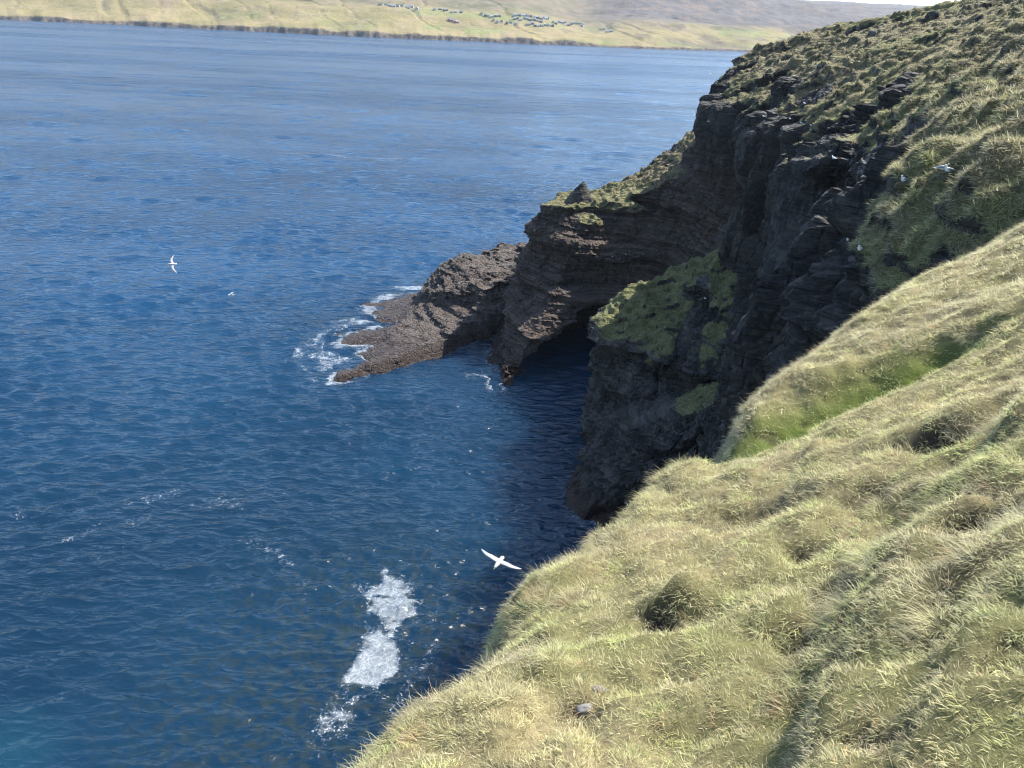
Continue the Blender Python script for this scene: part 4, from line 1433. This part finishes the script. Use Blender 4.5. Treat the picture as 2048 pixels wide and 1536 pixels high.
scatter('cliff_grass', 'rough tussock grass on the cliff tops and ledges', P, upv, head, scl, r.integers(0, 6, len(P)), tint, far_set)
print('far tufts', len(P))

# ------------------------------------------------------------------ gulls
M_WHITE = flat_mat('white_feathers', (0.38, 0.38, 0.37))
M_SITW = flat_mat('white_feathers_shade_lift', (0.82, 0.82, 0.80))  # same white plumage, made lighter for gulls sitting in shade
M_GREYF = flat_mat('grey_feathers', (0.25, 0.27, 0.30))
M_PALEF = flat_mat('pale_grey_feathers', (0.27, 0.275, 0.285))
M_BEAK = flat_mat('yellow_beak', (0.55, 0.42, 0.10), 0.4)
M_EYE = flat_mat('dark_eye', (0.01, 0.01, 0.01), 0.2)
M_DARKF = flat_mat('dark_feathers', (0.10, 0.10, 0.11))


def loft_rings(rings, n=12):
    """rings: (centre, ry, rz) along +x"""
    V, Fc = [], []
    for (cx, cy, cz), ry, rz in rings:
        for k in range(n):
            a = 2 * math.pi * k / n
            V.append((cx, cy + ry * math.cos(a), cz + rz * math.sin(a)))
    for i in range(len(rings) - 1):
        for k in range(n):
            Fc.append((i * n + k, i * n + (k + 1) % n, (i + 1) * n + (k + 1) % n, (i + 1) * n + k))
    Fc.append(tuple(range(n))[::-1])
    Fc.append(tuple(range((len(rings) - 1) * n, len(rings) * n)))
    return V, Fc


BODY_FLY = [((-0.23, 0, 0.0), 0.006, 0.004), ((-0.20, 0, 0.0), 0.05, 0.008), ((-0.14, 0, 0.0), 0.045, 0.02), ((-0.08, 0, 0), 0.055, 0.045), ((0, 0, 0), 0.068, 0.062), ((0.08, 0, 0.0), 0.06, 0.06),
            ((0.14, 0, 0.005), 0.042, 0.045), ((0.18, 0, 0.012), 0.036, 0.038), ((0.215, 0, 0.014), 0.033, 0.034), ((0.245, 0, 0.01), 0.016, 0.018), ((0.25, 0, 0.01), 0.003, 0.003)]
BODY_SIT = [((-0.22, 0, 0.05), 0.006, 0.004), ((-0.19, 0, 0.055), 0.035, 0.012), ((-0.12, 0, 0.075), 0.055, 0.04), ((-0.04, 0, 0.085), 0.078, 0.075), ((0.05, 0, 0.09), 0.085, 0.088), ((0.11, 0, 0.115), 0.068, 0.078),
            ((0.135, 0, 0.17), 0.044, 0.05), ((0.145, 0, 0.215), 0.040, 0.042), ((0.165, 0, 0.235), 0.036, 0.036), ((0.19, 0, 0.235), 0.018, 0.02), ((0.195, 0, 0.235), 0.003, 0.003)]


def wing_mesh(side, pose):
    """a spread wing: chordwise sections from root to tip"""
    up1, up2, sweep = pose
    sec = [(0.03, 0.07, 0.165), (0.12, 0.10, 0.155), (0.22, 0.12, 0.14), (0.33, 0.09, 0.12), (0.43, 0.035, 0.095), (0.51, -0.03, 0.055), (0.555, -0.085, 0.012)]
    V, Fc = [], []
    for s, lead, ch in sec:
        zz = up1 * min(s, 0.22) + up2 * max(0, s - 0.22)
        lx = lead - sweep * max(0, s - 0.2)
        for cx, tz in ((0, 0.0), (0.25, 0.012), (0.6, 0.008), (1.0, 0.0), (0.6, -0.004), (0.25, -0.006)):
            V.append((lx - ch * cx, side * s, zz + tz * (1 - s)))
    n = 6
    for i in range(len(sec) - 1):
        for k in range(n):
            q = (i * n + k, i * n + (k + 1) % n, (i + 1) * n + (k + 1) % n, (i + 1) * n + k)
            Fc.append(q if side > 0 else q[::-1])
    Fc.append(tuple(range((len(sec) - 1) * n, len(sec) * n)))
    return V, Fc


def gull(label, loc, heading, flying=True, bank=0.0, pitch=0.0, pose=(0.25, -0.15, 0.25), group=None, size=1.0, wing_mat=None, parts=True):
    V, Fc = loft_rings(BODY_FLY if flying else BODY_SIT)
    mi = [0] * len(Fc)
    if flying:
        # the wings grow out of the body: one continuous figure
        for sd in (-1, 1):
            wv, wf = wing_mesh(sd, pose)
            n = len(V)
            V = V + wv
            Fc = Fc + [tuple(i + n for i in f) for f in wf]
            mi += [1] * 24 + [2] * (len(wf) - 24)
    o = mesh_py('gull', V, Fc, [M_WHITE if flying and wing_mat is not M_SITW else M_SITW, wing_mat or M_WHITE, M_GREYF], smooth=True, mi=mi)
    if parts:
        hx, hz = (0.245, 0.008) if flying else (0.19, 0.232)
        bv, bf = loft_rings([((hx - 0.005, 0, hz), 0.010, 0.012), ((hx + 0.025, 0, hz - 0.002), 0.007, 0.009), ((hx + 0.045, 0, hz - 0.010), 0.002, 0.003)], 8)
        mesh_py('beak', bv, bf, M_BEAK, o, True)
        ex, ez, ey = (0.222, 0.024, 0.026) if flying else (0.168, 0.246, 0.032)
        for sd in (-1, 1):
            ev, ef = loft_rings([((ex - 0.006, sd * ey, ez), 0.001, 0.001), ((ex, sd * ey, ez), 0.006, 0.006), ((ex + 0.006, sd * ey, ez), 0.001, 0.001)], 8)
            mesh_py('eye', ev, ef, M_EYE, o, True)
        if not flying:
            for sd in (-1, 1):
                wv, wf = loft_rings([((-0.25, sd * 0.02, 0.075), 0.006, 0.006), ((-0.18, sd * 0.035, 0.09), 0.018, 0.022), ((-0.08, sd * 0.055, 0.105), 0.030, 0.045), ((0.01, sd * 0.066, 0.115), 0.030, 0.055), ((0.07, sd * 0.062, 0.12), 0.022, 0.045), ((0.10, sd * 0.05, 0.12), 0.008, 0.015)])
                mesh_py('folded_wing', wv, wf, M_GREYF, o, True)
            tv, tf_ = loft_rings([((-0.29, 0, 0.055), 0.035, 0.004), ((-0.2, 0, 0.06), 0.03, 0.010), ((-0.14, 0, 0.07), 0.03, 0.015)], 10)
            mesh_py('tail', tv, tf_, M_SITW, o, True)
    o.location = loc
    o.rotation_euler = (bank, pitch, heading)
    o.scale = (size,) * 3
    tag(o, label, 'gull', group)
    return o


gull('white gull gliding on spread wings above the foam raft', atr(998, 1124, 19), math.radians(-115), True, math.radians(-10), math.radians(4), (0.45, -0.30, 0.10), wing_mat=M_PALEF)
gull('gull banking steeply over the open water on the left', atr(345, 528, 47), math.radians(205), True, math.radians(-48), 0.0, (0.05, -0.1, 0.2), wing_mat=M_PALEF)
gull('small white gull flying low over the water right of the banking gull', atr(463, 590, 62), math.radians(200), True, math.radians(15), 0.0, (0.5, 0.2, 0.3), wing_mat=M_SITW)
gull('tiny white gull flying in front of the dark inner cliff wall', atr(1545, 549, 70), math.radians(-100), True, 0.0, 0.0, (0.15, -0.1, 0.1), parts=False)
gull('tiny white gull flying close to the seaward corner of the upper cliff', atr(1417, 243, 118), math.radians(160), True, math.radians(30), 0.0, (0.3, 0.1, 0.2), parts=False)
gull('tiny dark gull flying against the pale water left of the cliff brow', atr(1421, 147, 140), math.radians(60), True, math.radians(50), 0.0, (0.2, 0.1, 0.2), wing_mat=M_DARKF, parts=False)
gull('tiny dark gull over the water beside the cliff, below the brow', atr(1389, 229, 140), math.radians(70), True, math.radians(55), 0.0, (0.2, 0.1, 0.2), wing_mat=M_DARKF, parts=False)


def seat(px, py):
    loc, nor, d = hit(cliff_bvh, px, py)
    return loc


def turf_nest(label, loc, rx, ry, hz, seed):
    a = np.linspace(0, 2 * math.pi, 29)[:-1]
    rows = []
    for t in np.linspace(0, 1, 9):
        rr_ = math.cos(t * math.pi / 2) ** 0.6
        rows.append(np.stack([np.cos(a) * rx * rr_, np.sin(a) * ry * rr_, np.full(28, -hz + hz * 1.0 * math.sin(t * math.pi / 2))], 1))
    A = np.concatenate(rows) * (1 + 0.25 * fbm(np.concatenate(rows)[:, 0] * 3, np.concatenate(rows)[:, 1] * 3, np.concatenate(rows)[:, 2] * 3, 3, seed))[:, None]
    i = np.arange(9 * 28).reshape(9, 28)
    q = np.stack([i[:-1], np.roll(i, -1, 1)[:-1], np.roll(i, -1, 1)[1:], i[1:]], -1).reshape(-1, 4)
    n = len(A)
    o = mesh_np('turf_ledge', A, q, M_CLIFF, True, {'turf': np.full(n, 0.8), 'red': np.zeros(n), 'green': np.full(n, 0.2), 'guano': np.zeros(n), 'lichen': np.zeros(n)})
    o.location = loc
    return tag(o, label, 'ledge')


for px, py, head_, lab in [(1808, 362, 200, 'white gull with grey wings sitting on the small turf ledge'),
                           (1897, 343, 190, 'grey winged gull sitting on the green ledge of the grassy slope')]:
    p = seat(px, py)
    if p:
        d = (p - Vector(EYE)).normalized()
        q = p - d * 0.35
        print('gull seat', px, py, (p - Vector(EYE)).length)
        turf_nest('small tuft of turf under the gull ' + ('on the dark rock' if px < 1850 else 'on the green slope'), (q.x, q.y, q.z - 0.02), 0.34, 0.27, 0.26, px)
        gull(lab, (q.x, q.y, q.z - 0.03), math.radians(head_), False, size=1.0 if px < 1850 else 1.05)
p = seat(1884, 340)
if p:
    d = (p - Vector(EYE)).normalized()
    q = p - d * 0.1
    gull('pale gull half hidden behind the grey winged gull on the green ledge', (q.x, q.y, q.z), math.radians(330), False)
for px, py, lab in [(1609, 207, 'tiny white gull sitting highest on the upper cliff face'), (1580, 238, 'tiny white gull on a ledge left of two others in mid cliff'),
                    (1602, 246, 'tiny white gull in mid cliff, middle one of three'), (1622, 251, 'tiny white gull in mid cliff, right one of three'),
                    (1527, 233, 'tiny white gull on the light rocks left in the upper cliff'), (1668, 317, 'tiny white gull on the grass slope right of the dark cleft'),
                    (1696, 480, 'tiny white gull on scree above the foreground grass, upper one'), (1720, 499, 'tiny white gull on scree above the foreground grass, lower one'),
                    (1410, 597, 'tiny white gull on the green top of the buttress'), (1252, 509, 'tiny white gull on the layered wall of the headland, right one'),
                    (1225, 514, 'tiny white gull on the layered wall of the headland, left one')]:
    p = seat(px, py)
    if p:
        d = (p - Vector(EYE)).normalized()
        q = p - d * 0.25
        gull(lab, (q.x, q.y, q.z - 0.05), random.uniform(2.4, 4.2), False, parts=False, size=1.0)


# ------------------------------------------------------------------ stones
def stone(label, loc, sx, sy, sz, seed, mat):
    a = np.linspace(0, 2 * math.pi, 21)[:-1]
    rows = []
    for t in np.linspace(-0.5, 0.5, 11):
        c_ = math.cos(t * math.pi) ** 0.5
        rows.append(np.stack([np.cos(a) * c_, np.sin(a) * c_, np.full(20, math.sin(t * math.pi))], 1))
    A = np.concatenate(rows)
    f1, f2, cid = worley(A[:, 0] * 1.1 + seed, A[:, 1] * 1.1, A[:, 2] * 1.1, seed)
    A = A * (0.75 + 0.45 * f1 + 0.15 * fbm(A[:, 0] * 3 + seed, A[:, 1] * 3, A[:, 2] * 3, 3, seed))[:, None] * [sx, sy, sz]
    i = np.arange(11 * 20).reshape(11, 20)
    q = np.stack([i[:-1], np.roll(i, -1, 1)[:-1], np.roll(i, -1, 1)[1:], i[1:]], -1).reshape(-1, 4)
    n = len(A)
    o = mesh_np('stone', A, q, mat, True, {'turf': np.zeros(n), 'red': np.zeros(n), 'green': np.zeros(n), 'guano': np.full(n, 0.3), 'lichen': np.full(n, 0.9)})
    o.location = loc
    return tag(o, label, 'stone')


M_STONE = flat_mat('grey_stone', (0.15, 0.145, 0.14), 0.9)
for px, py, s, lab in [(1172, 1420, (0.10, 0.06, 0.05), 'flat grey stone showing through the grass near the bottom edge'),
                       (1196, 1382, (0.07, 0.06, 0.05), 'smaller grey stone in the hollow above the flat grey stone')]:
    loc, nor, d = hit(ground_bvh, px, py)
    if loc:
        stone(lab, (loc.x, loc.y, loc.z - 0.01), *s, px, M_STONE)
for px, py, s, lab in [(1867, 34, 1.1, 'dark boulder standing on the skyline of the upper slope'), (1850, 42, 0.6, 'small boulder left of the dark skyline boulder'),
                       (1745, 68, 0.7, 'low boulder on the skyline further down the slope')]:
    p = seat(px, py)
    if p:
        stone(lab, p, s, s * 0.9, s * 0.8, px, M_CLIFF)

# ------------------------------------------------------------------ haze
t = NT('haze_air')
t.t.links.new(t.n('ShaderNodeVolumePrincipled', {'Color': (0.72, 0.85, 1.0, 1), 'Density': 0.00004, 'Anisotropy': 0.2}).outputs[0], t.out.inputs['Volume'])
hb = [(-6500, -200, -8), (6500, -200, -8), (6500, 9500, -8), (-6500, 9500, -8)]
hv_ = hb + [(a, b, 420) for a, b, _ in hb]
USE_HAZE = True
if USE_HAZE:
    o = mesh_py('haze', hv_, [(3, 2, 1, 0), (4, 5, 6, 7), (0, 1, 5, 4), (1, 2, 6, 5), (2, 3, 7, 6), (3, 0, 4, 7)], t.m)
    tag(o, 'thin pale sea haze between the near cliffs and the far hills', kind='stuff')
